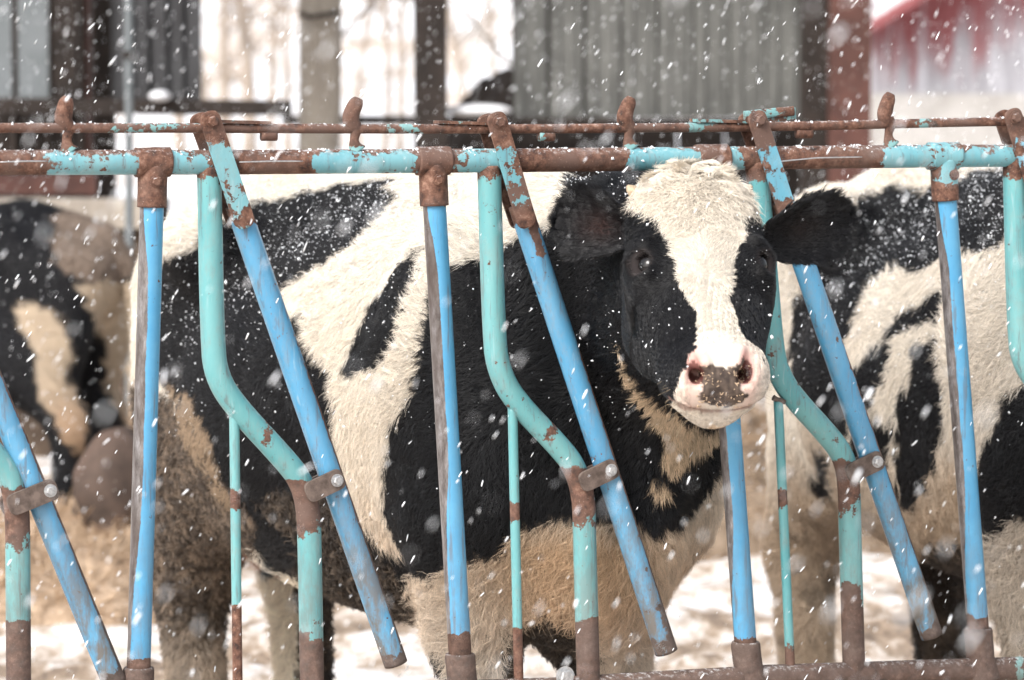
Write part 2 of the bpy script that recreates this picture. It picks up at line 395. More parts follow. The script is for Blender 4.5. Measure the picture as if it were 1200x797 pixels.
# bent bars
bents = [((-85, 200), [(-85, 200), (-80, 400), (-68, 455), (-45, 490), (0, 540), (14, 562), (20, 595), (21, 640), (22, 836)], 728),
         ((245, 200), [(245, 196), (249, 405), (254, 440), (272, 472), (335, 540), (352, 562), (361, 592), (363, 640), (366, 828)], 742),
         ((573, 198), [(573, 194), (579, 400), (585, 435), (602, 468), (655, 523), (673, 546), (684, 580), (685, 630), (690, 815)], 722),
         ((888, 194), [(886, 190), (899, 330), (905, 405), (911, 434), (927, 463), (975, 515), (989, 536), (995, 565), (996, 620), (1001, 795)], 700),
         ((1190, 190), [(1188, 186), (1193, 395), (1199, 425), (1216, 452), (1262, 505), (1277, 527), (1284, 560), (1290, 784)], 690)]
for k, (tp, P, yr) in enumerate(bents):
    lk = {0: (38, 585), 1: (368, 575), 2: (690, 562), 3: (1000, 552), 4: (1290, 545)}[k]
    def wf(q, V, yr=yr, lk=lk, tp=tp, k=k):
        x, y = q[:, 0], q[:, 1]
        v = .15 + 1.3 * smst(yr - 14, yr + 22, y + 14 * fnoise(V, 40, 40 + k))
        v = v + .62 * (1 - smst(196, 224, y)) + (.80 + .45 * np.clip((lk[0] - x) / 14, -1, 1) * (-1 if k in (1, 2) else 1) * np.where(k in (1, 2), -1, 1)) * gauss(y, lk[1] + 16, 34) * smst(lk[1] - 22, lk[1] - 8, y)
        v = v + .42 * gauss(y, 507, 16) * gauss(x, np.interp(507, [p[1] for p in P[:8]], [p[0] for p in P[:8]]) + 8, 10)
        return v
    ftube('bent_bar', smooth_path([fp(*p) for p in P], 2), RP, M_TEAL, wf, lambda q, V: .6 * smst(480, 760, q[:, 1]), seg=28, step=.006)
# thin rods welded under the bends
for (x0, y0_, x1, k) in ((-60, 500, -55, 0), (274.5, 485, 278.5, 1), (600.5, 478, 608, 2), (912, 470, 926.5, 3), (1212, 462, 1222, 4)):
    wf = lambda q, V, k=k: .06 + 1.3 * smst({1: 700, 2: 730, 3: 738}.get(k, 730), {1: 716, 2: 746, 3: 790}.get(k, 745), q[:, 1]) + .9 * gauss(q[:, 1], {1: 585, 2: 600, 3: 583}.get(k, 600), 12)
    ftube('brace_rod', [fp(x0, y0_), fp(x1, 803 if k < 3 else 790)], .0088, M_TEAL, wf, seg=16, step=.006)
    V, Fc = tube([fp(x0 - 6, y0_ - 4, .006), fp(x0 + 8, y0_ + 1, .006)], .0045, 8, .003); mesh_obj('weld', V + .001 * fnoise(V, 200, k)[:, None], Fc, M_DARKSTEEL, fence, {'wear': np.full(len(V), .9)})
# slanting locking bars with straps and links
diags = [((-92, 248), (-95 + 12, 280), (134, 800), (-120, 138)), ((278, 240), (285, 262), (464, 778), (247, 142)), ((609, 240), (619, 268), (781, 764), (583, 143)), ((917, 236), (924, 262), (1092, 745), (888, 141)), ((1215, 232), (1222, 255), (1384, 728), (1188, 138))]
for k, (p0, p1, p2, pv) in enumerate(diags):
    def wf(q, V, p2=p2, p0=p0, k=k):
        x, y = q[:, 0], q[:, 1]; cx = np.interp(y, [p0[1], p2[1]], [p0[0], p2[0]])
        v = .10 + .9 * (1 - smst(p0[1] + 14, p0[1] + 30, y)) + (.75 if k == 2 else .3) * smst(p2[1] - 90, p2[1], y) * smst(0, 12, x - cx)
        if k == 2: v = v + 1.1 * (1 - smst(p0[1] + 20, p0[1] + 100, y)) * gauss(x - cx, 8 - (y - p0[1]) * .04, 5) + .1
        v = v + .65 * smst(12.2, 13.2, x - cx) * smst(300, 500, y) + .5 * smst(p2[1] - 20, p2[1] - 6, y)
        return v
    gf = lambda q, V, p2=p2: .12 + .85 * smst(p2[1] - 290, p2[1] - 20, q[:, 1])
    bar = ftube('locking_bar', [fp(*p0), fp(*p2)], RP * 1.0, M_BLUE, wf, gf, seg=28, step=.006)
    e = (p0[0] + 7, p0[1] + 16)
    sw = .92 if k in (0,) else .38
    def sf(q, V, k=k, pv=pv, e=e):
        y = q[:, 1]; x = q[:, 0]; t = (y - pv[1]) / (e[1] - pv[1])
        v = .75 * (1 - smst(.02, .36, t)) + .32 * smst(.75, .95, t) + {1: .24, 2: .40, 3: .22}.get(k, .4)
        cx = pv[0] + (e[0] - pv[0]) * t
        return v + .22 * smst(4, 12, (x - cx) * (1 if k < 3 else -1)) 
    plate('strap', pv, e, .0185, RP + .0065, .006, M_RAIL if k < 3 else M_STRAP, sf)
    plate('strap', (pv[0] - 12, pv[1] + 2), (e[0] - 9, e[1]), .0185, -(RP + .0065), .006, M_RUST, lambda q, V: np.full(len(V), .9))
    bolt(pv[0] + 2, pv[1], RP + .0095, .0095, M_RUST)
    pc0, pc1 = fp(pv[0] - 2, pv[1] - 1, RP), fp(pv[0] - 5, pv[1] - 1, -RP - .02); V, Fc = tube([pc0, pc1], .0105, 16, .006, up=ZU); mesh_obj('pivot_pin', V, Fc, M_RUST, fence, {'wear': np.full(len(V), .9)})
    # latch arm lying along the rod and its small stop tab
    sx = {0: 1, 1: 1, 2: -1, 3: -1, 4: 1}[k]; L = {1: 68, 2: 72, 3: 76}.get(k, 70)
    a = fp(pv[0] + sx * 4, pv[1] + (2 if sx < 0 else 0), -.004); b = fp(pv[0] + sx * L, pv[1] + (0 if sx < 0 else 2), -.004); d = unit(b - a)
    V, Fc = box((a + b) / 2, np.linalg.norm(b - a), .03, .0055, [d, FN, unit(np.cross(d, FN))]); mb = MB(); mb.add(V, Fc, .62)
    if k == 3:
        a = fp(872, 136, -.012); b = fp(930, 130, -.012); d = unit(b - a); V, Fc = tube([a, b], .009, 12, .01, flat=.5); mb.add(V, Fc, .6)
        V, Fc = box(fp(912, 135, -.016), .07, .006, .022, [d, FN, unit(np.cross(d, FN))]); mb.add(V, Fc, .45)
    mb.build('latch_arm', M_RUST, fence, smooth=False)
    tx = {1: 315, 2: 640, 3: 942}.get(k, pv[0] + 60); ty = rody(tx) + 9
    V, Fc = tube([fp(tx - 9, ty), fp(tx + 9, ty)], .0085, 12, .006, up=ZU); mesh_obj('stop_tab', V, Fc, M_RUST, fence, {'wear': np.full(len(V), .75)})
    # link joining bent bar and locking bar
    lk = {0: ((20, 590), (57, 575)), 1: ((368, 575), (393, 563)), 2: ((689, 563), (714, 551)), 3: ((1001, 553), (1026, 541)), 4: ((1290, 548), (1318, 537))}[k]
    l1 = plate('link_plate', lk[0], lk[1], .0185, RP + .007, .008, M_DARKSTEEL, lambda q, V: np.full(len(V), .9))
    plate('link_plate', (lk[0][0] - 9, lk[0][1] + 1), (lk[1][0] - 9, lk[1][1] + 1), .0185, -(RP + .007), .008, M_DARKSTEEL, lambda q, V: np.full(len(V), .9))
    bolt(lk[1][0] + 2, lk[1][1], RP + .0105, .009, M_BOLT, l1, 'bolt', .009)

# ------------------------------------------------------------------ implicit surface tools
class Field:
    def __init__(s, xs, ys, zs):
        s.ax = (xs, ys, zs); s.V = np.full((len(xs), len(ys), len(zs)), 1.0, np.float32)
    def region(s, lo, hi):
        sl_ = []
        for a, l, h in zip(s.ax, lo, hi):
            i = max(0, np.searchsorted(a, l) - 1); j = min(len(a), np.searchsorted(a, h) + 1); sl_.append(slice(i, j))
        if any(q.stop <= q.start for q in sl_): return None, None
        X, Y, Z = [a[q].astype(np.float32) for a, q in zip(s.ax, sl_)]
        return tuple(sl_), (X[:, None, None], Y[None, :, None], Z[None, None, :])
    def blend(s, sl_, d, k, cut=False):
        a = s.V[sl_]
        if cut:
            d = -d; h = np.clip(k - np.abs(a - d), 0, None) / k; s.V[sl_] = np.maximum(a, d) + h * h * k * .25
        else:
            h = np.clip(k - np.abs(a - d), 0, None) / k; s.V[sl_] = np.minimum(a, d) - h * h * k * .25
    def ell(s, c, r, ax=None, k=.06, cut=False):
        c = np.asarray(c, float); r = np.asarray(r, float); ax = np.eye(3) if ax is None else np.asarray(ax); m = r.max() + k
        ext = np.sqrt(((ax * r[:, None]) ** 2).sum(0)) + k
        sl_, g = s.region(c - ext, c + ext)
        if sl_ is None: return
        dx, dy, dz = g[0] - c[0], g[1] - c[1], g[2] - c[2]
        k0 = 0; k1 = 0
        for i in range(3):
            u = dx * ax[i][0] + dy * ax[i][1] + dz * ax[i][2]
            k0 = k0 + (u / r[i]) ** 2; k1 = k1 + (u / r[i] ** 2) ** 2
        k0 = np.sqrt(k0); k1 = np.sqrt(k1) + 1e-6
        s.blend(sl_, (k0 * (k0 - 1) / k1).astype(np.float32), k, cut)
    def cone(s, a, b, ra, rb, k=.05, cut=False):
        a = np.asarray(a, float); b = np.asarray(b, float); m = max(ra, rb) + k
        sl_, g = s.region(np.minimum(a, b) - m, np.maximum(a, b) + m)
        if sl_ is None: return
        d = b - a; L2 = d @ d
        t = np.clip(((g[0] - a[0]) * d[0] + (g[1] - a[1]) * d[1] + (g[2] - a[2]) * d[2]) / L2, 0, 1)
        dist = np.sqrt((g[0] - a[0] - t * d[0]) ** 2 + (g[1] - a[1] - t * d[1]) ** 2 + (g[2] - a[2] - t * d[2]) ** 2) - (ra + (rb - ra) * t)
        s.blend(sl_, dist.astype(np.float32), k, cut)
    def mesh(s, smooth=2):
        V = s.V; I = V < 0; n = [m - 1 for m in V.shape]
        cnt = np.zeros(n, np.int8)
        for i in (0, 1):
            for j in (0, 1):
                for k in (0, 1): cnt += I[i:n[0] + i, j:n[1] + j, k:n[2] + k]
        act = (cnt > 0) & (cnt < 8); cells = np.argwhere(act); idx = np.full(n, -1, np.int32); idx[act] = np.arange(len(cells))
        acc = np.zeros((len(cells), 3)); num = np.zeros(len(cells))
        cor = [(i, j, k) for i in (0, 1) for j in (0, 1) for k in (0, 1)]
        for a in cor:
            for ax in range(3):
                if a[ax]: continue
                b = list(a); b[ax] = 1
                va = V[cells[:, 0] + a[0], cells[:, 1] + a[1], cells[:, 2] + a[2]]; vb = V[cells[:, 0] + b[0], cells[:, 1] + b[1], cells[:, 2] + b[2]]
                m = (va < 0) != (vb < 0); t = np.where(m, va / np.where(m, va - vb, 1), 0)
                p = np.array(a, float)[None].repeat(len(cells), 0); p[:, ax] += t
                acc[m] += p[m]; num[m] += 1
        P = cells + acc / num[:, None]
        P = np.stack([np.interp(P[:, k], np.arange(len(s.ax[k])), s.ax[k]) for k in range(3)], 1)
        quads = []
        for ax in range(3):
            o1, o2 = [(1, 2), (2, 0), (0, 1)][ax]
            A = np.take(I, range(0, I.shape[ax] - 1), ax); B = np.take(I, range(1, I.shape[ax]), ax)
            e = np.argwhere(A != B); e = e[(e[:, o1] > 0) & (e[:, o2] > 0) & (e[:, o1] < n[o1]) & (e[:, o2] < n[o2])]
            ins = A[e[:, 0], e[:, 1], e[:, 2]]
            def c(d1, d2):
                q = e.copy(); q[:, o1] += d1; q[:, o2] += d2; return idx[q[:, 0], q[:, 1], q[:, 2]]
            Q = np.stack([c(-1, -1), c(0, -1), c(0, 0), c(-1, 0)], 1); Q[~ins] = Q[~ins][:, ::-1]; quads.append(Q)
        Q = np.concatenate(quads); Q = Q[(Q >= 0).all(1)]
        E = np.concatenate([Q[:, [0, 1]], Q[:, [1, 2]], Q[:, [2, 3]], Q[:, [3, 0]]])
        for it in range(smooth):
            S = np.zeros_like(P); c_ = np.bincount(E[:, 0], minlength=len(P)) + np.bincount(E[:, 1], minlength=len(P))
            for k in range(3): S[:, k] = np.bincount(E[:, 0], P[E[:, 1], k], len(P)) + np.bincount(E[:, 1], P[E[:, 0], k], len(P))
            P = P * .5 + .5 * S / np.maximum(c_, 1)[:, None]
        return P, Q
def axis(lo, hi, coarse, flo=None, fhi=None, fine=None):
    if flo is None: return np.arange(lo, hi, coarse)
    flo = max(lo, flo); fhi = min(hi, fhi)
    return np.concatenate([np.arange(lo, flo, coarse), np.arange(flo, fhi, fine), np.arange(fhi, hi + coarse, coarse)])

# ------------------------------------------------------------------ cows
M_SKIN = N('cow_skin'); 
M_SKIN.set(Base_Color=M_SKIN.attr('col', 'Color'), Roughness=.75, Specular_IOR_Level=.15); _v = M_SKIN.coord(); M_SKIN.bump(M_SKIN.noise(180, 5, .7, _v), .35, .002); M_SKIN = M_SKIN.m
_s = N('cow_hair'); _c = _s.attr('col', 'Color')
_s.set(Base_Color=_c, Roughness=.36, Specular_IOR_Level=.36); M_HAIR = _s.m
_s = N('cow_eye'); _s.set(Base_Color=(.006, .005, .005), Roughness=.04, Specular_IOR_Level=.45); M_EYE = _s.m
M_HORN = simple('horn', (.30, .22, .14), (.50, .40, .28), 60, .55, .3, dist=.002)
M_HOOF = simple('hoof', (.03, .025, .02), (.09, .07, .05), 40, .6, .3)

WHITE = np.array([.76, .70, .61]); BLACK = np.array([.0075, .0075, .009]); TAN = np.array([.56, .39, .24]); MUD = np.array([.060, .044, .033]); MUD2 = np.array([.22, .165, .12]); PINK = np.array([.80, .50, .44])

def make_hair(name, P, Q, parent, count, fn, seed, nseg=4):
    """scatter strands over quads; fn(pos, nrm) -> dict(col,len,dir,dens,lift,curl,rad)"""
    g = np.random.default_rng(seed)
    T = np.concatenate([Q[:, [0, 1, 2]], Q[:, [0, 2, 3]]])
    a, b, c = P[T[:, 0]], P[T[:, 1]], P[T[:, 2]]; cr = np.cross(b - a, c - a); ar = np.linalg.norm(cr, axis=1) + 1e-12
    nrm = cr / ar[:, None]; cen = (a + b + c) / 3
    d0 = fn(cen, nrm, True)
    wgt = ar * d0; wgt /= wgt.sum(); t = g.choice(len(T), count, p=wgt)
    u, v = g.random(count), g.random(count); m = u + v > 1; u[m] = 1 - u[m]; v[m] = 1 - v[m]
    pos = a[t] + (b[t] - a[t]) * u[:, None] + (c[t] - a[t]) * v[:, None]
    # smooth normals
    vn = np.zeros_like(P)
    for k in range(3):
        for j in range(3): vn[:, k] += np.bincount(T[:, j], cr[:, k], len(P))
    vn /= np.linalg.norm(vn, axis=1)[:, None] + 1e-12
    n = vn[T[t, 0]] * (1 - u - v)[:, None] + vn[T[t, 1]] * u[:, None] + vn[T[t, 2]] * v[:, None]; n /= np.linalg.norm(n, axis=1)[:, None]
    D = fn(pos, n, False)
    dr = D['dir']; dr = dr - n * (dr * n).sum(1)[:, None]; dr /= np.linalg.norm(dr, axis=1)[:, None] + 1e-9
    cs = D['clump']; cell = np.floor(pos / cs[:, None] + .5 * np.stack([fnoise(pos, 25, 61), fnoise(pos, 25, 62), fnoise(pos, 25, 63)], 1))
    hsh = np.modf(np.sin(cell @ np.array([12.99, 78.23, 37.7])) * 43758.5)[0]; hs2 = np.modf(np.sin(cell @ np.array([39.3, 11.1, 83.1])) * 24634.6)[0]; hs3 = np.modf(np.sin(cell @ np.array([27.2, 57.1, 17.9])) * 14634.6)[0]
    cc = (cell + .5) * cs[:, None] - pos; cc = cc - n * (cc * n).sum(1)[:, None]
    sd_ = np.cross(n, dr)
    turn = (hsh * D['mess'] + g.normal(0, .12, count)); dr = dr * np.cos(turn)[:, None] + sd_ * np.sin(turn)[:, None]; sd_ = np.cross(n, dr)
    L = D['len'] * (1 + .25 * hs2) * g.uniform(.65, 1.15, count); lift = D['lift'] * (1 + .3 * hs3) + g.normal(0, .05, count)
    pts = np.zeros((count, nseg, 3)); ph = hs3 * 3.1
    for k in range(nseg):
        s_ = k / (nseg - 1)
        off = dr * (L * s_ * np.cos(lift))[:, None] + n * (L * (np.sin(lift) * s_ - .35 * np.sin(lift) * s_ ** 2) + .0)[:, None]
        off = off + cc * (D['clumpf'] * s_ ** 1.3)[:, None]
        off = off + sd_ * (D['curl'] * L * np.sin(ph + s_ * 4.2) * s_)[:, None] + n * (D['curl'] * .5 * L * np.cos(ph * 1.7 + s_ * 4.0) * s_)[:, None]
        pts[:, k] = pos + off - n * (.001 if k == 0 else 0)
    col = D['col'] * g.uniform(.80, 1.12, (count, 1)) * (1 + .26 * hs2[:, None])
    # linkage
    org = np.array(world_loc(parent)); hc = bpy.data.hair_curves.new(name); hc.add_curves([nseg] * count)
    hc.position_data.foreach_set('vector', (pts.reshape(-1, 3) - org).astype(np.float32).ravel())
    at_ = hc.attributes.new('col', 'FLOAT_COLOR', 'CURVE'); at_.data.foreach_set('color', np.c_[np.clip(col, 0, 1), np.ones(count)].astype(np.float32).ravel())
    rad = (D['rad'][:, None] * np.array([1, .9, .65, .15] if nseg == 4 else np.linspace(1, .15, nseg))[None]).astype(np.float32)
    r_ = hc.attributes.get('radius') or hc.attributes.new('radius', 'FLOAT', 'POINT'); r_.data.foreach_set('value', rad.ravel())
    hc.materials.append(M_HAIR)
    o = bpy.data.objects.new(name, hc); COL.objects.link(o); o.parent = parent
    o['kind'] = 'stuff'
    return o

def cow_field(O, phi, S, head, coarse, fine, pose=0, necks=None, low=.0):
    h = np.array([math.cos(phi), -math.sin(phi), 0]); r = np.array([-math.sin(phi), -math.cos(phi), 0]); u = np.array([0, 0, 1.])
    O = np.array([O[0], O[1], low])
    def L(x, y, z): return O + S * (h * x + r * y + u * z)            # y positive = the cow's right side
    AX = np.stack([h, r, u])
    corners = np.array([L(x, y, z) for x in (-1.85, .5) for y in (-.55, .55) for z in (-.02, 1.62)] + ([head[0] + q for q in ([-.3, -.4, -.62], [.3, .32, .08])] if head else []))
    lo, hi = corners.min(0) - .03, corners.max(0) + .03
    if fine:
        c = head[0]; ax = [axis(lo[0], hi[0], coarse, c[0] - .2, c[0] + .24, fine), axis(lo[1], hi[1], coarse, c[1] - .4, c[1] + .2, fine), axis(lo[2], hi[2], coarse, c[2] - .52, c[2] + .05, fine)]
    else: ax = [axis(l, h_, coarse) for l, h_ in zip(lo, hi)]
    f = Field(*ax)
    E = lambda x, y, z, a, b, c, k=.08: f.ell(L(x, y, z), S * np.array([a, b, c]), AX, k)
    Cn = lambda a, b, ra, rb, k=.05: f.cone(L(*a), L(*b), ra * S, rb * S, k)
    E(-.38, 0, 1.02, .66, .31, .43, .1); E(-.02, 0, 1.06, .40, .25, .42, .1); E(-.78, 0, .97, .52, .37, .37, .1)
    E(-1.18, 0, 1.17, .39, .25, .28, .1); E(-.55, 0, .82, .6, .24, .2, .1)
    Cn((.02, 0, 1.375), (-.35, 0, 1.375), .10, .10, .09); Cn((-.35, 0, 1.375), (-1.1, 0, 1.39), .10, .085, .09); Cn((-1.1, 0, 1.39), (-1.5, 0, 1.34), .085, .06, .07)
    for y in (-1, 1):
        E(-1.04, .235 * y, 1.34, .10, .075, .075, .1); Cn((-1.04, .235 * y, 1.32), (-1.5, .14 * y, 1.22), .07, .06, .1)
        E(-1.28, .165 * y, 1.00, .24, .12, .34, .09); E(-1.12, .21 * y, .84, .16, .10, .18, .08)
        E(.03, .205 * y, 1.08, .19, .10, .34, .1); E(.14, .19 * y, .94, .15, .10, .17, .08)
        st = .07 * y if pose == 0 else 0
        Cn((.08, .195 * y, .86), (.02 + st, .19 * y, .66), .115, .085, .06); Cn((.02 + st, .19 * y, .66), (.05 + st, .18 * y, .45), .082, .06, .04)
        E(.055 + st, .18 * y, .43, .062, .058, .07, .03); Cn((.05 + st, .18 * y, .43), (.03 + st, .18 * y, .16), .05, .042, .03)
        E(.04 + st, .18 * y, .14, .055, .05, .05, .03); Cn((.04 + st, .18 * y, .14), (.09 + st, .18 * y, .04), .045, .055, .03)
        hs_ = (.05 if y > 0 else -.05) if pose == 0 else .03 * y
        hy = .155 if pose == 0 else .185
        Cn((-1.18, (hy - .01) * y, .84), (-1.38 + hs_, hy * y, .60), .135, .092, .07); E(-1.41 + hs_, hy * y, .55, .085, .075, .10, .05)
        Cn((-1.41 + hs_, hy * y, .54), (-1.36 + hs_, hy * y, .18), .074, .056, .04); E(-1.36 + hs_, hy * y, .15, .055, .052, .055, .03)
        Cn((-1.36 + hs_, hy * y, .14), (-1.30 + hs_, hy * y, .04), .047, .058, .03)
    E(.20, 0, .84, .20, .15, .22, .08); E(.10, 0, .76, .22, .11, .12, .07); E(.05, -.06, .67, .17, .07, .13, .05)
    E(-1.12, 0, .76, .18, .13, .12, .05)                                # udder
    for yy in (-.07, .07):
        for xx in (-1.03, -1.16): Cn((xx - .02, yy, .68), (xx - .02, yy, .61), .02, .013, .015)
    # tail
    Cn((-1.50, 0, 1.37), (-1.60, .01, 1.25), .035, .03, .03); Cn((-1.60, .01, 1.25), (-1.63, .02, .80), .026, .02, .02); Cn((-1.63, .02, .80), (-1.62, .03, .45), .035, .03, .04)
    for a, b, ra, rb, k in necks or []: f.cone(a if not isinstance(a, tuple) else L(*a), b if not isinstance(b, tuple) else L(*b), ra, rb, k)
    if head:
        hp, s_, d_, f_ = head[:4]; HA = np.stack([s_, d_, f_]); S_ = head[4] if len(head) > 4 else 1
        def H(s, t, q): return hp + S_ * (s_ * s + d_ * t + f_ * q)
        e = lambda s, t, q, a, b, c, k=.03, cut=False: f.ell(H(s, t, q), S_ * np.array([a, b, c]), HA, k, cut)
        cn = lambda a, b, ra, rb, k=.03, cut=False: f.cone(H(*a), H(*b), ra * S_, rb * S_, k, cut)
        e(0, .075, -.095, .088, .085, .085, .04); e(0, .17, -.085, .108, .15, .075, .05)
        e(0, .26, -.12, .088, .16, .085, .05)
        cn((0, .20, -.085), (0, .41, -.055), .070, .047, .05)
        for y in (-1, 1):
            e(.086 * y, .222, -.066, .034, .05, .042, .035)              # orbit
            e(.080 * y, .225, -.165, .036, .115, .085, .05)               # cheek
            cn((.062 * y, .24, -.225), (.032 * y, .43, -.122), .042, .028, .05)   # jaw
            cn((.07 * y, .25, -.10), (.05 * y, .41, -.085), .038, .036, .04)
            e(.036 * y, .456, -.058, .045, .046, .046, .03)              # muzzle pads
        e(0, .45, -.070, .071, .056, .055, .035); e(0, .43, -.092, .065, .052, .044, .03)
        e(.0, .466, -.124, .052, .034, .030, .014)
        for y in (-1, 1): e(.050 * y, .435, -.094, .034, .045, .040, .03)                         # lower lip and chin
        e(0, .438, -.142, .040, .05, .034, .03)
        cn((-.066, .500, -.098), (.066, .500, -.100), .010, .010, .008, True)      # mouth line
        for y in (-1, 1):
            cn((.064 * y, .494, -.096), (.080 * y, .445, -.118), .007, .005, .010, True)
            f.cone(H(.036 * y, .490, -.024), H(.050 * y, .452, -.012), .0125 * S_, .009 * S_, .009, True)   # nostril
            f.cone(H(.041 * y, .480, -.030), H(.037 * y, .455, -.055), .0125 * S_, .009 * S_, .008, True)
            cn((.026 * y, .470, -.006), (.036 * y, .440, -.008), .007, .005, .012)
            # eye socket
            f.ell(H(.104 * y, .227, -.035), S_ * np.array([.019, .023, .0125]), HA, .006, True)
            cn((.088 * y, .198, -.022), (.114 * y, .204, -.058), .008, .008, .02)        # upper lid ridge
            cn((.092 * y, .254, -.026), (.112 * y, .254, -.056), .005, .005, .012)
    return f, L, AX

def poly_color(pos, polys, base, warp=5.0, seed=20):
    q = proj(pos) + warp * np.stack([fnoise(pos, 30, seed), fnoise(pos, 30, seed + 1)], 1) + warp * .6 * np.stack([fnoise(pos, 85, seed + 2), fnoise(pos, 85, seed + 3)], 1)
    col = np.repeat(base[None], len(pos), 0)
    for pl, c in polys:
        m = inpoly(q, pl); col[m] = c
    return col, q
def mixc(a, b, f): return a * (1 - f[:, None]) + np.asarray(b)[None] * f[:, None]

# ---- cow A: the one looking through the fence
O_A, PHI_A = (.053, 6.86), R(62)
tau, yaw = R(44), R(6)
hp = at(811, 173, 6.15)
rz = Matrix.Rotation(yaw, 3, 'Z')
ax_s = np.array(rz @ Vector((1, 0, 0))); ax_d = np.array(rz @ Vector((0, -math.sin(tau), -math.cos(tau)))); ax_f = np.array(rz @ Vector((0, -math.cos(tau), math.sin(tau))))
HEAD_A = (hp, ax_s, ax_d, ax_f)
def HA_(s, t, q): return hp + ax_s * s + ax_d * t + ax_f * q
hA = np.array([math.cos(PHI_A), -math.sin(PHI_A), 0]); 
n1 = at(752, 318, 6.52); n1b = at(755, 400, 6.53)
necks_A = [((.02, 0, 1.27), at(735, 290, 6.56), .19, .125, .08), (at(735, 290, 6.56), HA_(0, .07, -.15), .125, .095, .06),
           ((.16, 0, 1.10), at(752, 385, 6.56), .25, .15, .08), (at(752, 385, 6.56), HA_(0, .17, -.20), .15, .09, .06)]
fA, LA, AXA = cow_field(O_A, PHI_A, 1.0, HEAD_A, .0125, .0045, 0, necks_A)
PA, QA = fA.mesh(2)
blackA = [
 [(180,300),(205,296),(237,284),(258,262),(300,236),(340,236),(400,212),(470,212),(470,236),(440,262),(402,300),(362,318),(336,350),(340,368),(352,362),(360,380),(362,398),(385,430),(396,470),(394,520),(400,570),(430,610),(480,660),(480,720),(330,720),(288,610),(258,552),(236,505),(214,468),(186,445)],
 [(497,286),(480,300),(442,345),(417,390),(403,430),(412,442),(442,430),(462,400),(476,360),(492,322)],
 [(598,286),(565,300),(530,315),(507,350),(498,400),(486,460),(458,500),(446,540),(447,590),(465,640),(480,668),(505,674),(540,658),(590,652),(600,624),(650,610),(740,608),(770,628),(800,614),(840,560),(860,500),(900,400),(905,170),(680,170),(668,228),(645,262)],
 [(488,765),(520,772),(540,840),(480,860)],
]
whiteA = [[(721,400),(735,438),(762,466),(792,484),(830,500),(900,500),(860,514),(824,526),(804,552),(788,558),(776,545),(780,520),(766,492),(742,464),(728,440)], [(760,568),(785,566),(790,585),(768,588)]]
blazeA = [(738,232),(756,206),(772,190),(790,180),(815,170),(850,172),(868,190),(876,212),(872,226),(884,240),(874,250),(863,298),(858,340),(866,378),(884,408),(903,436),(914,470),(912,530),(780,530),(788,480),(793,446),(812,416),(821,396),(817,364),(797,334),(786,292),(770,254)]
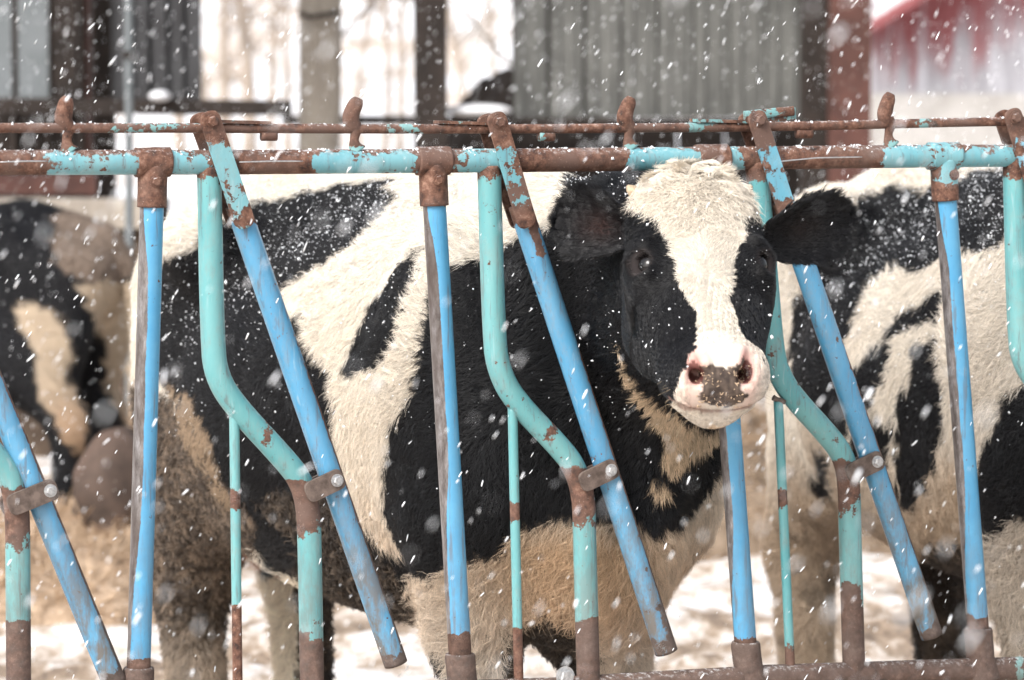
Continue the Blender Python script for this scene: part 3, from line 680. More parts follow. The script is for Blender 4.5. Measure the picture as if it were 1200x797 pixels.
def colA(pos, nrm=None):
    col, q = poly_color(pos, [(p, BLACK) for p in blackA] + [(p, np.array([.70, .55, .39])) for p in whiteA], WHITE, 5)
    x, y = q[:, 0], q[:, 1]; wht = col[:, 0] > .3
    nz = fnoise(pos, 9, 31); nz2 = .5 * fnoise(pos, 45, 33) + .8 * fnoise(pos, 110, 34)
    # warm staining of the low white coat
    t = smst(540, 640, y + 30 * nz) * (x > 420) * (1 - smst(740, 800, y)) ; t2 = gauss(x, 680, 110) * smst(600, 640, y) * (1 - smst(700, 790, y))
    f = np.where(wht, np.clip(.12 * smst(430, 560, y) + .25 * t + .65 * t2, 0, .92), 0); col = mixc(col, TAN * np.array([1.0, .93, .88]), f)
    f = np.where(wht, .22 * smst(250, 420, y) * (.5 + .5 * nz), 0); col = mixc(col, np.array([.62, .47, .30]), np.clip(f, 0, 1))
    f = np.where(wht & (y > 640), .35 * smst(650, 780, y + 20 * nz), 0); col = mixc(col, np.array([.62, .54, .46]), np.clip(f, 0, 1))
    # caked mud on hind legs, belly and between the forelegs
    mudp = [(60,470),(170,450),(206,462),(232,505),(262,560),(300,610),(296,700),(290,960),(60,960)]
    mud = inpoly(q, mudp)
    tanl = inpoly(q, [(196,440),(220,462),(248,520),(276,590),(262,600),(236,550),(214,505)])
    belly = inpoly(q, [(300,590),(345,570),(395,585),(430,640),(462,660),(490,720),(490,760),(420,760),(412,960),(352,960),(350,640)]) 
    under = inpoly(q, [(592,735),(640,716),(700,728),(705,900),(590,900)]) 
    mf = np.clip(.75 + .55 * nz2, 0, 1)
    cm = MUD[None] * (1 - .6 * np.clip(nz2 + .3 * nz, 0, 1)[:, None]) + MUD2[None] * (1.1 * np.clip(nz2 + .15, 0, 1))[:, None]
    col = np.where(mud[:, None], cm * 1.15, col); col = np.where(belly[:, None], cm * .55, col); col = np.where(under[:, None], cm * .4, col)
    low = mud & (y > 700); col = np.where(low[:, None], cm * .8 + np.array([.22, .18, .14]) * smst(700, 790, y)[:, None], col)
    col = np.where((tanl & (nz2 > -.5))[:, None], np.array([.34, .25, .17]), col)
    fl = inpoly(q, [(300,672),(350,672),(352,960),(290,960)]); col = np.where((fl & ~mud)[:, None], np.array([.82, .72, .58]), col)
    # udder
    lp = (pos - np.array([O_A[0], O_A[1], 0])) @ AXA.T
    ud = (((lp - np.array([-1.12, 0, .66])) / np.array([.19, .12, .14])) ** 2).sum(1) < 1; col = np.where(ud[:, None], np.array([.42, .24, .17]), col)
    hoof = lp[:, 2] < .075; col = np.where(hoof[:, None], np.array([.05, .04, .03]), col)
    # head
    hl = (pos - hp) @ np.stack([ax_s, ax_d, ax_f]).T
    hd = (np.abs(hl[:, 0]) < .16) & (hl[:, 1] > -.05) & (hl[:, 1] < .6) & (hl[:, 2] > -.24)
    inb = inpoly(q - 2.5 * 0, blazeA) & (hl[:, 2] > -.20)
    hc = np.where(inb[:, None], WHITE[None] * (.90 + .10 * smst(.3, .1, hl[:, 1]))[:, None] * np.array([1, .985, .97]), BLACK[None])
    er = (((np.abs(hl[:, 0]) - .104) / .030) ** 2 + ((hl[:, 1] - .229) / .028) ** 2 + ((hl[:, 2] + .036) / .027) ** 2); hc = mixc(hc, np.array([.040, .031, .030]), .85 * smst(1.0, .6, er) * ~inb)
    # jaw underside cream
    jw = inpoly(q, whiteA[0]); hc = np.where(jw[:, None], np.array([.70, .55, .39]), hc)
    mz = smst(.37, .47, hl[:, 1]) * inb
    hc = mixc(hc, np.array([.82, .73, .65]), .2 * mz)
    # bare nose: pink rims round the nostrils, dirt on the plate
    nosep = proj(pos)
    for sy in (-1, 1):
        r2 = ((hl[:, 0] - .043 * sy) / .014) ** 2 + ((hl[:, 1] - .470) / .026) ** 2; f = np.exp(-r2 * .6) * hd * (hl[:, 2] > -.085) * inb; hc = mixc(hc, np.array([.60, .25, .22]), np.clip(.9 * f, 0, 1))
    dirt = inpoly(nosep + 2.2 * np.stack([fnoise(pos, 190, 71), fnoise(pos, 190, 72)], 1), [(818,430),(835,427),(850,432),(862,430),(872,418),(876,428),(866,446),(868,458),(878,462),(872,472),(850,477),(826,473),(817,466),(824,452)]) & hd
    ng = np.clip(.5 + .9 * fnoise(pos, 260, 75), 0, 1)
    hc = np.where(dirt[:, None], np.array([.055, .042, .037])[None] * (1 - .6 * ng[:, None]) + np.array([.22, .165, .13])[None] * ng[:, None] * .55, hc)
    hole = np.zeros(len(pos))
    for sy in (-1, 1): hole = np.maximum(hole, ((hl[:, 0] - .040 * sy) ** 2 + (hl[:, 1] - .470) ** 2 * .4 < .013 ** 2) & (hl[:, 2] < -.020) & (hl[:, 2] > -.07))
    hc = mixc(hc, np.array([.10, .03, .025]), .85 * hole * hd)  # shade inside the nostril hollows put into the colour
    lip = (hl[:, 1] > .475) & (hl[:, 2] < -.082) & (hl[:, 2] > -.106); hc = mixc(hc, np.array([.34, .20, .165]), .6 * lip * hd)
    return np.where(hd[:, None], hc, col)
def info(pos, head_tr):
    hp_, HM, S_ = head_tr; hl = (pos - hp_) @ HM.T / S_
    return hl
cowA = empty('cow', (O_A[0], O_A[1], 0), 'black and white cow looking at the camera with its head pushed through the fence', 'cow', 'cows at the feed fence')
bodyA = mesh_obj('body', PA, QA, M_SKIN, cowA, {'col': colA(PA) * np.where(info(PA, (hp, np.stack([ax_s, ax_d, ax_f]), 1))[:, 1:2] > .40, .95, .62)})  # skin darker than the fur, which also paints shade into the hair gaps
def hairfn_factory(O, AXm, S, headtr, colf, tailx=True, front=True):
    HM = np.stack(headtr[1:4]); hp_ = headtr[0]
    def fn(pos, n, dens):
        hl = (pos - hp_) @ HM.T; lp = (pos - np.array([O[0], O[1], 0])) @ AXm.T / S
        isH = (np.abs(hl[:, 0]) < .16) & (hl[:, 1] > -.06) & (hl[:, 1] < .6) & (hl[:, 2] > -.26)
        view = unit(np.array([0, 0, CAMZ]) - np.array([O[0], O[1], 1.0])); fc = n @ view
        if dens:
            d = np.where(isH, 3.0, 1.0) * smst(-.45, -.05, fc)
            nose = isH & (hl[:, 1] > .43) & (np.abs(hl[:, 0]) < .050) & (hl[:, 2] > -.075); d[nose] = 0.
            eye = isH & (((np.abs(hl[:, 0]) - .104) / .024) ** 2 + ((hl[:, 1] - .227) / .022) ** 2 + ((hl[:, 2] + .036) / .020) ** 2 < 1); d[eye] = 0
            q = proj(pos); d *= ((q[:, 0] > -60) & (q[:, 0] < 1260) & (q[:, 1] > 90) & (q[:, 1] < 900)) * 1.0
            d[(lp[:, 2] < .07)] = 0
            return d
        c = colf(pos); br = c.mean(1)
        h3, r3 = AXm[0], AXm[1]
        dr = -h3[None] * .75 + np.array([0, 0, -1.])[None] * (.35 + .9 * smst(1.2, .9, lp[:, 2]) )[:, None] + .5 * np.stack([fnoise(pos, 7, 81), fnoise(pos, 7, 82), fnoise(pos, 7, 83)], 1)
        low = smst(.95, .7, lp[:, 2])
        Ln = .021 + .011 * (br > .3) + .004 * low + .004 * fnoise(pos, 5, 85); mess = .5 + .22 * low + .2 * (br > .3); lift = np.full(len(pos), .33); curl = .12 + .12 * low; rad = np.full(len(pos), .00036); clump = .019 + .008 * np.clip(fnoise(pos, 4, 88), -1, 1); cf = np.full(len(pos), .9)
        tn = inpoly(proj(pos), [(700,380),(760,440),(840,490),(910,490),(880,540),(800,600),(740,600),(700,450)]) & (br > .2); Ln[tn] *= .5; mess[tn] = .3
        muddy = (br > .02) & (br < .2); Ln[muddy] = .017; mess[muddy] = 1.6; lift[muddy] = .75; curl[muddy] = .6; clump[muddy] = .0105; cf[muddy] = .85
        # head: hair swirls away from the forehead whorl, short towards the nose
        t = hl[:, 1]; hd = HM[1][None] * (.75 - 1.15 * smst(.14, .21, t) + 1.5 * smst(.26, .32, t))[:, None] + HM[0][None] * (np.clip(hl[:, 0] / .1, -1, 1) * (.9 - .5 * smst(.2, .4, t)))[:, None] + HM[2][None] * 0
        hd = hd + .35 * np.stack([fnoise(pos, 18, 91), fnoise(pos, 18, 92), fnoise(pos, 18, 93)], 1)
        top = smst(.26, .03, t) * smst(-.14, -.07, hl[:, 2])
        hLn = .0065 + .026 * top + .003 * smst(.4, .2, t); hm = .22 + .45 * top; hlift = .22 + .16 * top; hcu = .06 + .24 * top
        hLn = np.where(t > .40, .0045, hLn); 
        dr = np.where(isH[:, None], hd, dr); Ln = np.where(isH, hLn, Ln); mess = np.where(isH, hm, mess); lift = np.where(isH, hlift, lift); curl = np.where(isH, hcu, curl)
        rad = np.where(isH, .00030 + .00016 * top, rad); clump = np.where(isH, .009 + .013 * top, clump); cf = np.where(isH, .35 + .5 * top, cf)
        return dict(col=c, len=Ln * (1 if S > .9 else 1), dir=dr, lift=lift, curl=curl, rad=rad, mess=mess, clump=clump, clumpf=cf)
    return fn
make_hair('coat', PA, QA, cowA, 640000, hairfn_factory(O_A, AXA, 1, HEAD_A, colA), 5)

# eyes, horns, ears, whiskers
def ball(c, r, axm=None, nu=24, nv=14):
    axm = np.eye(3) if axm is None else axm; r = np.broadcast_to(r, (3,)); V = []; Fc = []
    for i in range(nv + 1):
        a = math.pi * i / nv
        for j in range(nu):
            b = 2 * math.pi * j / nu; V.append(np.array(c) + (np.array([math.sin(a) * math.cos(b), math.sin(a) * math.sin(b), math.cos(a)]) * r) @ axm)
    for i in range(nv):
        for j in range(nu): Fc.append((i * nu + j, (i + 1) * nu + j, (i + 1) * nu + (j + 1) % nu, i * nu + (j + 1) % nu))
    return V, Fc
def head_bits(cow, head, colf, ears, hairn):
    hp_, s_, d_, f_ = head[:4]; S_ = head[4] if len(head) > 4 else 1
    H = lambda s, t, q: hp_ + S_ * (s_ * s + d_ * t + f_ * q)
    for y in (-1, 1):
        V, Fc = ball(H(.0885 * y, .227, -.049), .0222 * S_); mesh_obj('eye', V, Fc, M_EYE, cow)
        P = np.array([np.r_[H(.074 * y, .045, -.080), .017 * S_], np.r_[H(.094 * y, .038, -.074), .013 * S_], np.r_[H(.104 * y, .032, -.068), .008 * S_], np.r_[H(.108 * y, .030, -.064), .003]])
        V, Fc = tube(P, 1, 14, .004); mesh_obj('horn', V, Fc, M_HORN, cow)
    for (base, tip, wdir, wid, side) in ears:
        base, tip, wdir = map(np.asarray, (base, tip, wdir)); ax = unit(tip - base); Le = np.linalg.norm(tip - base); wd = unit(wdir - ax * (wdir @ ax)); nn = unit(np.cross(ax, wd))
        if nn @ (C0 - base) < 0: nn = -nn                       # open side towards the viewer
        nu, nv = 26, 18; V = []
        for shell in (0, 1):
            for i in range(nu + 1):
                t = i / nu; half = wid * (.30 + .70 * math.sin(math.pi * min(1, t * .62 + .12))) * math.sqrt(max(0, 1 - max(0, (t - .55) / .45) ** 2.4)) + .0015
                for j in range(nv + 1):
                    s = -1 + 2 * j / nv; cup = .55 * (1 - .75 * t)
                    p = base + ax * (Le * t) + wd * (half * s * (1 - .10 * cup * s * s)) + nn * (wid * (cup * s * s * 1.1 - .32 * cup) - .02 * t * t)
                    V.append(p + nn * ((.0035 if shell == 0 else -.0035 - .004 * (1 - t)) * (1 - abs(s) ** 6)))
        V = np.array(V); Q = []; m = (nu + 1) * (nv + 1); id_ = lambda sh, i, j: sh * m + i * (nv + 1) + j
        for i in range(nu):
            for j in range(nv):
                Q.append((id_(0, i, j), id_(0, i, j + 1), id_(0, i + 1, j + 1), id_(0, i + 1, j))); Q.append((id_(1, i, j), id_(1, i + 1, j), id_(1, i + 1, j + 1), id_(1, i, j + 1)))
            Q.append((id_(0, i, 0), id_(0, i + 1, 0), id_(1, i + 1, 0), id_(1, i, 0))); Q.append((id_(0, i, nv), id_(1, i, nv), id_(1, i + 1, nv), id_(0, i + 1, nv)))
        for j in range(nv): Q.append((id_(0, nu, j), id_(0, nu, j + 1), id_(1, nu, j + 1), id_(1, nu, j)))
        Q = np.array(Q)
        # orient so that shell 0 normals follow nn
        a, b, c = V[Q[0]][:3]; 
        if np.cross(b - a, c - a) @ nn < 0: Q = Q[:, ::-1]
        def ecol(pos):
            t = (pos - base) @ ax / Le; s = (pos - base) @ wd / wid; q = (pos - base) @ nn
            inner = gauss(t, .40, .24) * gauss(s, side * .05, .42)
            c_ = np.repeat(BLACK[None] * 1.1, len(pos), 0); return mixc(c_, np.array([.032, .017, .015]) if side < 0 else np.array([.020, .015, .014]), np.clip(inner, 0, 1) * .9)
        ear = mesh_obj('ear', V, Q, M_SKIN, cow, {'col': ecol(V)})
        def efn(pos, n, dens):
            t = (pos - base) @ ax / Le; s = (pos - base) @ wd / wid; inn = (n @ nn > .3) * gauss(t, .40, .20) * gauss(s, 0, .35)
            if dens: return 1.0 - .7 * inn
            o = np.ones(len(pos)); edge = smst(.55, .85, np.abs(s)) + smst(.75, 1, t)
            dr = ax[None] * .9 + wd[None] * (s * .8)[:, None] + .3 * np.stack([fnoise(pos, 30, 5), fnoise(pos, 30, 6), fnoise(pos, 30, 7)], 1)
            return dict(col=ecol(pos), len=.010 + .010 * np.clip(edge, 0, 1), dir=dr, lift=.35 + 0 * o, curl=.12 * o, rad=.00034 * o, mess=.35 * o, clump=.010 * o, clumpf=.35 * o)
        if hairn: 
            hh = make_hair('fringe', V, Q, cow, hairn, efn, 11 + side)
earsA = [(at(738, 270, 6.22), at(648, 254, 6.26), np.array([.10, 0, 1.]), .061, -1), (at(896, 280, 6.24), at(1003, 256, 6.30), np.array([.28, 0, 1.]), .060, 1)]
head_bits(cowA, HEAD_A, colA, earsA, 16000)
for y in (-1, 1):
    mb = MB(); g = np.random.default_rng(8)
    for k in range(26):
        a = -1.1 + 2.2 * k / 25; c = HA_(.0885 * y, .227, -.049); d0 = unit(ax_s * y * (.75 + .1 * g.normal()) + ax_f * .8 * math.cos(a) - ax_d * .55 + ax_f * 0 + (ax_f * math.sin(a) * -.3))
        d0 = unit(d0 + .5 * math.sin(a) * (ax_f * y * 0 - ax_f * .8 + ax_s * y * .6)); p = c + d0 * .0215
        V, Fc = tube([np.r_[p, .0005], np.r_[p + d0 * .007 + ax_d * .004, .0004], np.r_[p + d0 * .013 + ax_d * .004, .0002]], 1, 4, None); mb.add(V, Fc)
    mb.build('eyelashes', M_EYE, cowA)
mb = MB(); g = np.random.default_rng(9)
for k in range(70):
    y = g.choice([-1, 1]); t = g.uniform(.41, .49); q = g.uniform(-.15, -.06); p = HA_(.058 * y * (1 if q > -.11 else .7), t, q); d0 = unit(ax_s * y * g.uniform(.5, 1.2) + ax_d * g.uniform(.1, .9) + ax_f * g.uniform(-.1, .5)); L = g.uniform(.02, .045)
    V, Fc = tube([np.r_[p, .00035], np.r_[p + d0 * L * .6, .00028], np.r_[p + d0 * L + ax_d * .006, .00012]], 1, 4, None); mb.add(V, Fc)
mb.build('whiskers', M_HORN, cowA)['kind'] = 'stuff'
# bits of straw stuck to the nose
mb = MB(); g = np.random.default_rng(3); hv = (PA - hp) @ np.stack([ax_s, ax_d, ax_f]).T
pq = proj(PA); nsel = np.where((hv[:, 1] > .42) & (hv[:, 2] > -.1) & (np.abs(hv[:, 0]) < .06) & (pq[:, 1] > 428) & (pq[:, 1] < 478) & (pq[:, 0] > 816) & (pq[:, 0] < 880))[0]
for i in g.choice(nsel, min(130, len(nsel)), replace=False):
    p = PA[i] + ax_f * .002 + ax_d * .001; d = unit(ax_s * g.normal() + ax_d * g.normal() + ax_f * .25 * g.normal()); l = g.gamma(2, .0018)
    V, Fc = tube([p - d * l / 2, p + d * l / 2], g.uniform(.0004, .0011), 4, None); mb.add(V, Fc)
for x, y in ((840, 505), (868, 500), (835, 512), (862, 490), (826, 483), (872, 508)):
    p = at(x, y, 6.0 - .0); V, Fc = tube([p, p + np.array([.003 * g.normal(), 0, -.012])], .0009, 4, None)
M_STRAW = simple('straw', (.44, .31, .20), (.66, .49, .34), 90, .7, .1)
o = mb.build('straw_bits', M_STRAW, None, origin=tuple(HA_(0, .48, -.03))); tag(o, 'crumbs of straw and feed stuck to the wet nose of the cow', 'straw', kind='stuff')

# ---- cow B: behind the fence at the right
PHI_B = R(75); hindB = np.array([.875, 8.62]); hB = np.array([math.cos(PHI_B), -math.sin(PHI_B)])
O_B = tuple(hindB + hB * 1.386)
rB = np.array([-math.sin(PHI_B), -math.cos(PHI_B)])
hpB = np.array([O_B[0] + hB[0] * .62, O_B[1] + hB[1] * .62, 1.33]); t_ = R(70)
h3 = np.array([hB[0], hB[1], 0]); HEAD_B = (hpB, np.array([-rB[0], -rB[1], 0]), unit(h3 * math.sin(t_) - ZU * math.cos(t_)), unit(h3 * math.cos(t_) + ZU * math.sin(t_)))
def nk(head, S=1): return [((.02, 0, 1.25), head[0] + (head[2] * .07 - head[3] * .10) * S, .21 * S, .11 * S, .08), ((.16, 0, 1.06), head[0] + (head[2] * .17 - head[3] * .18) * S, .24 * S, .11 * S, .08)]
fB, LB, AXB = cow_field(O_B, PHI_B, 1.0, HEAD_B, .014, None, 1, nk(HEAD_B))
PB, QB = fB.mesh(2)
blackB = [
 [(948,262),(975,244),(1000,238),(1050,222),(1085,226),(1110,206),(1150,200),(1260,180),(1400,170),(1400,250),(1210,262),(1180,285),(1135,300),(1112,300),(1068,316),(1030,322),(1012,352),(1005,378),(990,405),(985,432),(1006,428),(1034,398),(1068,356),(1100,334),(1114,344),(1096,378),(1056,388),(1044,420),(1040,452),(1028,470),(1002,478),(988,505),(962,505),(930,470),(922,420),(928,372),(940,330)],
 [(1072,402),(1100,398),(1106,440),(1108,500),(1090,560),(1058,600),(1046,574),(1056,520),(1046,486),(1062,450)],
 [(1034,478),(1050,500),(1040,540),(1020,560),(1000,545),(985,520),(1002,492)],
 [(1152,640),(1146,560),(1166,500),(1186,458),(1215,430),(1400,400),(1400,600),(1200,610)],
 [(955,520),(975,530),(976,575),(960,585),(948,560)],
]
def colB(pos):
    col, q = poly_color(pos, [(p, BLACK) for p in blackB], WHITE, 7, 50)
    x, y = q[:, 0], q[:, 1]; wht = col[:, 0] > .3; nz = fnoise(pos, 9, 51); nz2 = fnoise(pos, 45, 52)
    f = np.where(wht, np.clip(.04 + .66 * smst(470, 600, y + 30 * nz) * (x < 1140) + .18 * (.5 + .5 * nz), 0, .9), 0); col = mixc(col, np.array([.44, .31, .20]), f)
    col = mixc(col, np.array([.50, .42, .34]), np.where(wht & (x > 1140) & (y > 600), .6, 0))
    mud = inpoly(q, [(1048,800),(1064,700),(1052,655),(1108,628),(1150,640),(1140,960),(1040,960)]); cm = MUD[None] * .7 + MUD2[None] * (.45 * np.clip(nz2 + .2, 0, 1))[:, None]
    col = np.where(mud[:, None], cm, col)
    leg = inpoly(q, [(890,600),(1020,600),(1020,960),(890,960)]); col = np.where((leg & (nz2 > .35))[:, None], col * .55, col)
    lp = (pos - np.array([O_B[0], O_B[1], 0])) @ AXB.T
    ud = (((lp - np.array([-1.10, 0, .60])) / np.array([.2, .18, .13])) ** 2).sum(1) < 1; col = np.where((ud & (nz > -.3))[:, None], np.array([.36, .26, .18]), col)
    return np.where((lp[:, 2] < .075)[:, None], np.array([.05, .04, .03]), col)
cowB = empty('cow', (O_B[0], O_B[1], 0), 'black and white cow with tan muddy legs at the right end of the fence', 'cow', 'cows at the feed fence')
mesh_obj('body', PB, QB, M_SKIN, cowB, {'col': colB(PB) * .62})  # darker skin tone, also painted shade between the hairs
make_hair('coat', PB, QB, cowB, 240000, hairfn_factory(O_B, AXB, 1, HEAD_B, colB), 6)
def gen_ears(head, S=1):
    hp_, s_, d_, f_ = head[:4]; H = lambda s, t, q: hp_ + S * (s_ * s + d_ * t + f_ * q)
    return [(H(.10 * y, .07, -.12), H(.23 * y, .06, -.15), d_, .052 * S, y) for y in (-1, 1)]
head_bits(cowB, HEAD_B, colB, gen_ears(HEAD_B), 0)

# ---- cow C: farther back at the left, out of focus
SC_ = .82; PHI_C = R(205)
pc = at(150, 640, 12.6); O_C = (pc[0] - 1.16, 12.9)
hC = np.array([math.cos(PHI_C), -math.sin(PHI_C), 0])
hpC = np.array([O_C[0], O_C[1], 0]) + hC * .62 + ZU * .95; rC = np.array([-math.sin(PHI_C), -math.cos(PHI_C), 0]); t_ = R(35)
HEAD_C = (hpC, -rC, unit(hC * math.sin(t_) - ZU * math.cos(t_)), unit(hC * math.cos(t_) + ZU * math.sin(t_)), SC_)
fC, LC, AXC = cow_field(O_C, PHI_C, SC_, HEAD_C, .02, None, 1, nk(HEAD_C, SC_))
PC, QC = fC.mesh(2)
whiteC = [[(10,360),(30,352),(52,360),(74,388),(80,425),(78,450),(96,480),(100,505),(88,530),(72,520),(60,490),(48,470),(40,440),(44,410),(30,390)], [(86,336),(120,330),(170,330),(170,520),(140,490),(122,450),(124,405),(104,362)]]
def colC(pos):
    col, q = poly_color(pos, [(p, WHITE * np.array([.66, .58, .50])) for p in whiteC], BLACK * 1.2, 6, 60)
    y = q[:, 1]; nz = fnoise(pos, 8, 66); top = inpoly(q, [(60,300),(70,240),(200,240),(200,325),(110,330),(80,320)]); col = np.where((top & (col[:, 0] < .3))[:, None], np.array([.19, .145, .115]), col)
    f = smst(440, 520, y + 20 * nz) * (col[:, 0] > .2); col = mixc(col, np.array([.36, .23, .14]), f * .8)
    return col
cowC = empty('cow', (O_C[0], O_C[1], 0), 'small out of focus black cow with cream patches standing far back at the left', 'cow')
mesh_obj('body', PC, QC, M_SKIN, cowC, {'col': colC(PC)})
make_hair('coat', PC, QC, cowC, 50000, hairfn_factory(O_C, AXC, SC_, HEAD_C, colC), 9)
head_bits(cowC, HEAD_C, colC, gen_ears(HEAD_C, SC_), 0)

# ------------------------------------------------------------------ snow caught in the coats
M_SNOWF = N('snow_flake'); M_SNOWF.set(Base_Color=(.9, .92, .95), Roughness=.6, Subsurface_Weight=0.); M_SNOWF = M_SNOWF.m
OCT = np.array([[1, 0, 0], [-1, 0, 0], [0, 1, 0], [0, -1, 0], [0, 0, 1], [0, 0, -1]], float)
OF = np.array([[0, 2, 4], [2, 1, 4], [1, 3, 4], [3, 0, 4], [2, 0, 5], [1, 2, 5], [3, 1, 5], [0, 3, 5]])
def blobs(C, R3, seed, axd=None, name='snow', mat=None, jit=.25):
    g = np.random.default_rng(seed); n = len(C); V = OCT[None] * (1 + jit * g.normal(size=(n, 6, 1)))
    V = V * R3[:, None, :]
    Qm = g.normal(size=(n, 3, 3)); Qm, _ = np.linalg.qr(Qm)
    V = np.einsum('nij,njk->nik', V, Qm) + C[:, None]
    Fc = (OF[None] + (np.arange(n) * 6)[:, None, None]).reshape(-1, 3)
    return V.reshape(-1, 3), Fc
def snow_on(P, Q, colf, count, seed, bias, label, S=1.0):
    g = np.random.default_rng(seed); T = Q[:, :3]; a, b, c = P[T[:, 0]], P[T[:, 1]], P[T[:, 2]]; cr = np.cross(b - a, c - a); ar = np.linalg.norm(cr, axis=1) + 1e-12; n = cr / ar[:, None]; cen = (a + b + c) / 3
    q = proj(cen); wgt = ar * bias(cen, n, q); wgt /= wgt.sum(); t = g.choice(len(T), count, p=wgt); u = g.random((count, 2)) 
    pos = a[t] + (b[t] - a[t]) * u[:, :1] + (P[Q[t, 3]] - a[t]) * u[:, 1:] + n[t] * g.uniform(.006, .016, (count, 1))
    r = g.gamma(3.2, .00030, count)[:, None].clip(.0005, .0045) * g.uniform(.6, 1.4, (count, 3)) * S
    V, Fc = blobs(pos, r, seed); o = mesh_obj('settled_snow', V, Fc, M_SNOWF, None, smooth=False, origin=tuple(pos.mean(0))); tag(o, label, 'snow', kind='stuff')
def biasA(c, n, q):
    back = smst(.15, .9, n[:, 2] + .15 * fnoise(c, 14, 99)) * 1.0; y = q[:, 1]; x = q[:, 0]
    v = .06 + 2.2 * smst(430, 230, y) * (x < 480) * (n[:, 1] < .4) + back * 1.2 + .35 * (y < 500)
    v *= 1.0 - .9 * smst(520, 640, y); hl = (c - hp) @ np.stack([ax_s, ax_d, ax_f]).T
    v = np.where((np.abs(hl[:, 0]) < .17) & (hl[:, 1] < .6) & (hl[:, 2] > -.26), .45 * (hl[:, 1] < .42) * (np.abs(hl[:, 0]) < .10) + .3 * (np.abs(hl[:, 0]) > .05) * (np.abs(hl[:, 0]) < .105), v)
    return v * smst(-.3, .1, -n[:, 1] + n[:, 2])
snow_on(PA, QA, colA, 9000, 21, biasA, 'white specks of snow settled on the coat of the cow facing the camera')
def biasB(c, n, q):
    y = q[:, 1]; return (.05 + 2.6 * smst(400, 220, y) + .5 * smst(520, 400, y)) * smst(-.3, .1, -n[:, 1] + n[:, 2]) * (q[:, 0] < 1260)
snow_on(PB, QB, colB, 8000, 22, biasB, 'white specks of snow settled on the back of the right-hand cow')

# ------------------------------------------------------------------ falling snow
ico = []
def flakes():
    g = np.random.default_rng(44); t = (1 + 5 ** .5) / 2
    IV = np.array([[-1, t, 0], [1, t, 0], [-1, -t, 0], [1, -t, 0], [0, -1, t], [0, 1, t], [0, -1, -t], [0, 1, -t], [t, 0, -1], [t, 0, 1], [-t, 0, -1], [-t, 0, 1]], float) / math.hypot(1, t)
    IF = np.array([[0, 11, 5], [0, 5, 1], [0, 1, 7], [0, 7, 10], [0, 10, 11], [1, 5, 9], [5, 11, 4], [11, 10, 2], [10, 7, 6], [7, 1, 8], [3, 9, 4], [3, 4, 2], [3, 2, 6], [3, 6, 8], [3, 8, 9], [4, 9, 5], [2, 4, 11], [6, 2, 10], [8, 6, 7], [9, 8, 1]])
    vol = .0543 * 1.35 * (15 ** 3 - 2.2 ** 3) / 3; n = int(vol * 165)
    Y = (g.random(n) * (15 ** 3 - 2.2 ** 3) + 2.2 ** 3) ** (1 / 3)
    px = g.uniform(-90, 1290, n); py = g.uniform(-60, 860, n)
    C = np.array([at(a, b, y) for a, b, y in zip(px, py, Y)])
    m_ = g.random(n) < 0; k_ = 170; Y2 = g.uniform(2.3, 4.6, k_); px = np.r_[px, g.uniform(-90, 1290, k_)]; py = np.r_[py, g.uniform(-60, 860, k_)]; C = np.concatenate([C, [at(a, b, y) for a, b, y in zip(px[n:], py[n:], Y2)]]); Y = np.r_[Y, Y2]
    keep = ~((Y < 5.9) & (((px > 690) & (px < 930) & (py > 250) & (py < 390) & (Y > 0)))); C = C[keep]; n = len(C)
    ln = g.gamma(5, .00090, n).clip(.0014, .0105); wd = ln * g.uniform(.11, .22, n)
    ang = R(60) + g.normal(0, .16, n); d = np.stack([np.cos(ang), g.normal(0, .25, n), np.sin(ang)], 1); d /= np.linalg.norm(d, axis=1)[:, None]
    a2 = np.cross(d, [0, 1, 0]); a2 /= np.linalg.norm(a2, axis=1)[:, None]; a3 = np.cross(d, a2)
    V = IV[None] * (1 + .22 * g.normal(size=(n, 12, 1)))
    V = V[..., 0:1] * (d * ln[:, None])[:, None] + V[..., 1:2] * (a2 * wd[:, None])[:, None] + V[..., 2:3] * (a3 * wd[:, None])[:, None] + C[:, None]
    Fc = (IF[None] + (np.arange(n) * 12)[:, None, None]).reshape(-1, 3)
    # keep flakes out of the cows' bodies is not needed: those inside are hidden
    o = mesh_obj('snowfall', V.reshape(-1, 3), Fc, M_SNOWF, None, smooth=True, origin=(0, 6.3, 1.4)); tag(o, 'falling snow flakes drifting down across the whole farmyard', 'snowfall', kind='stuff')
flakes()

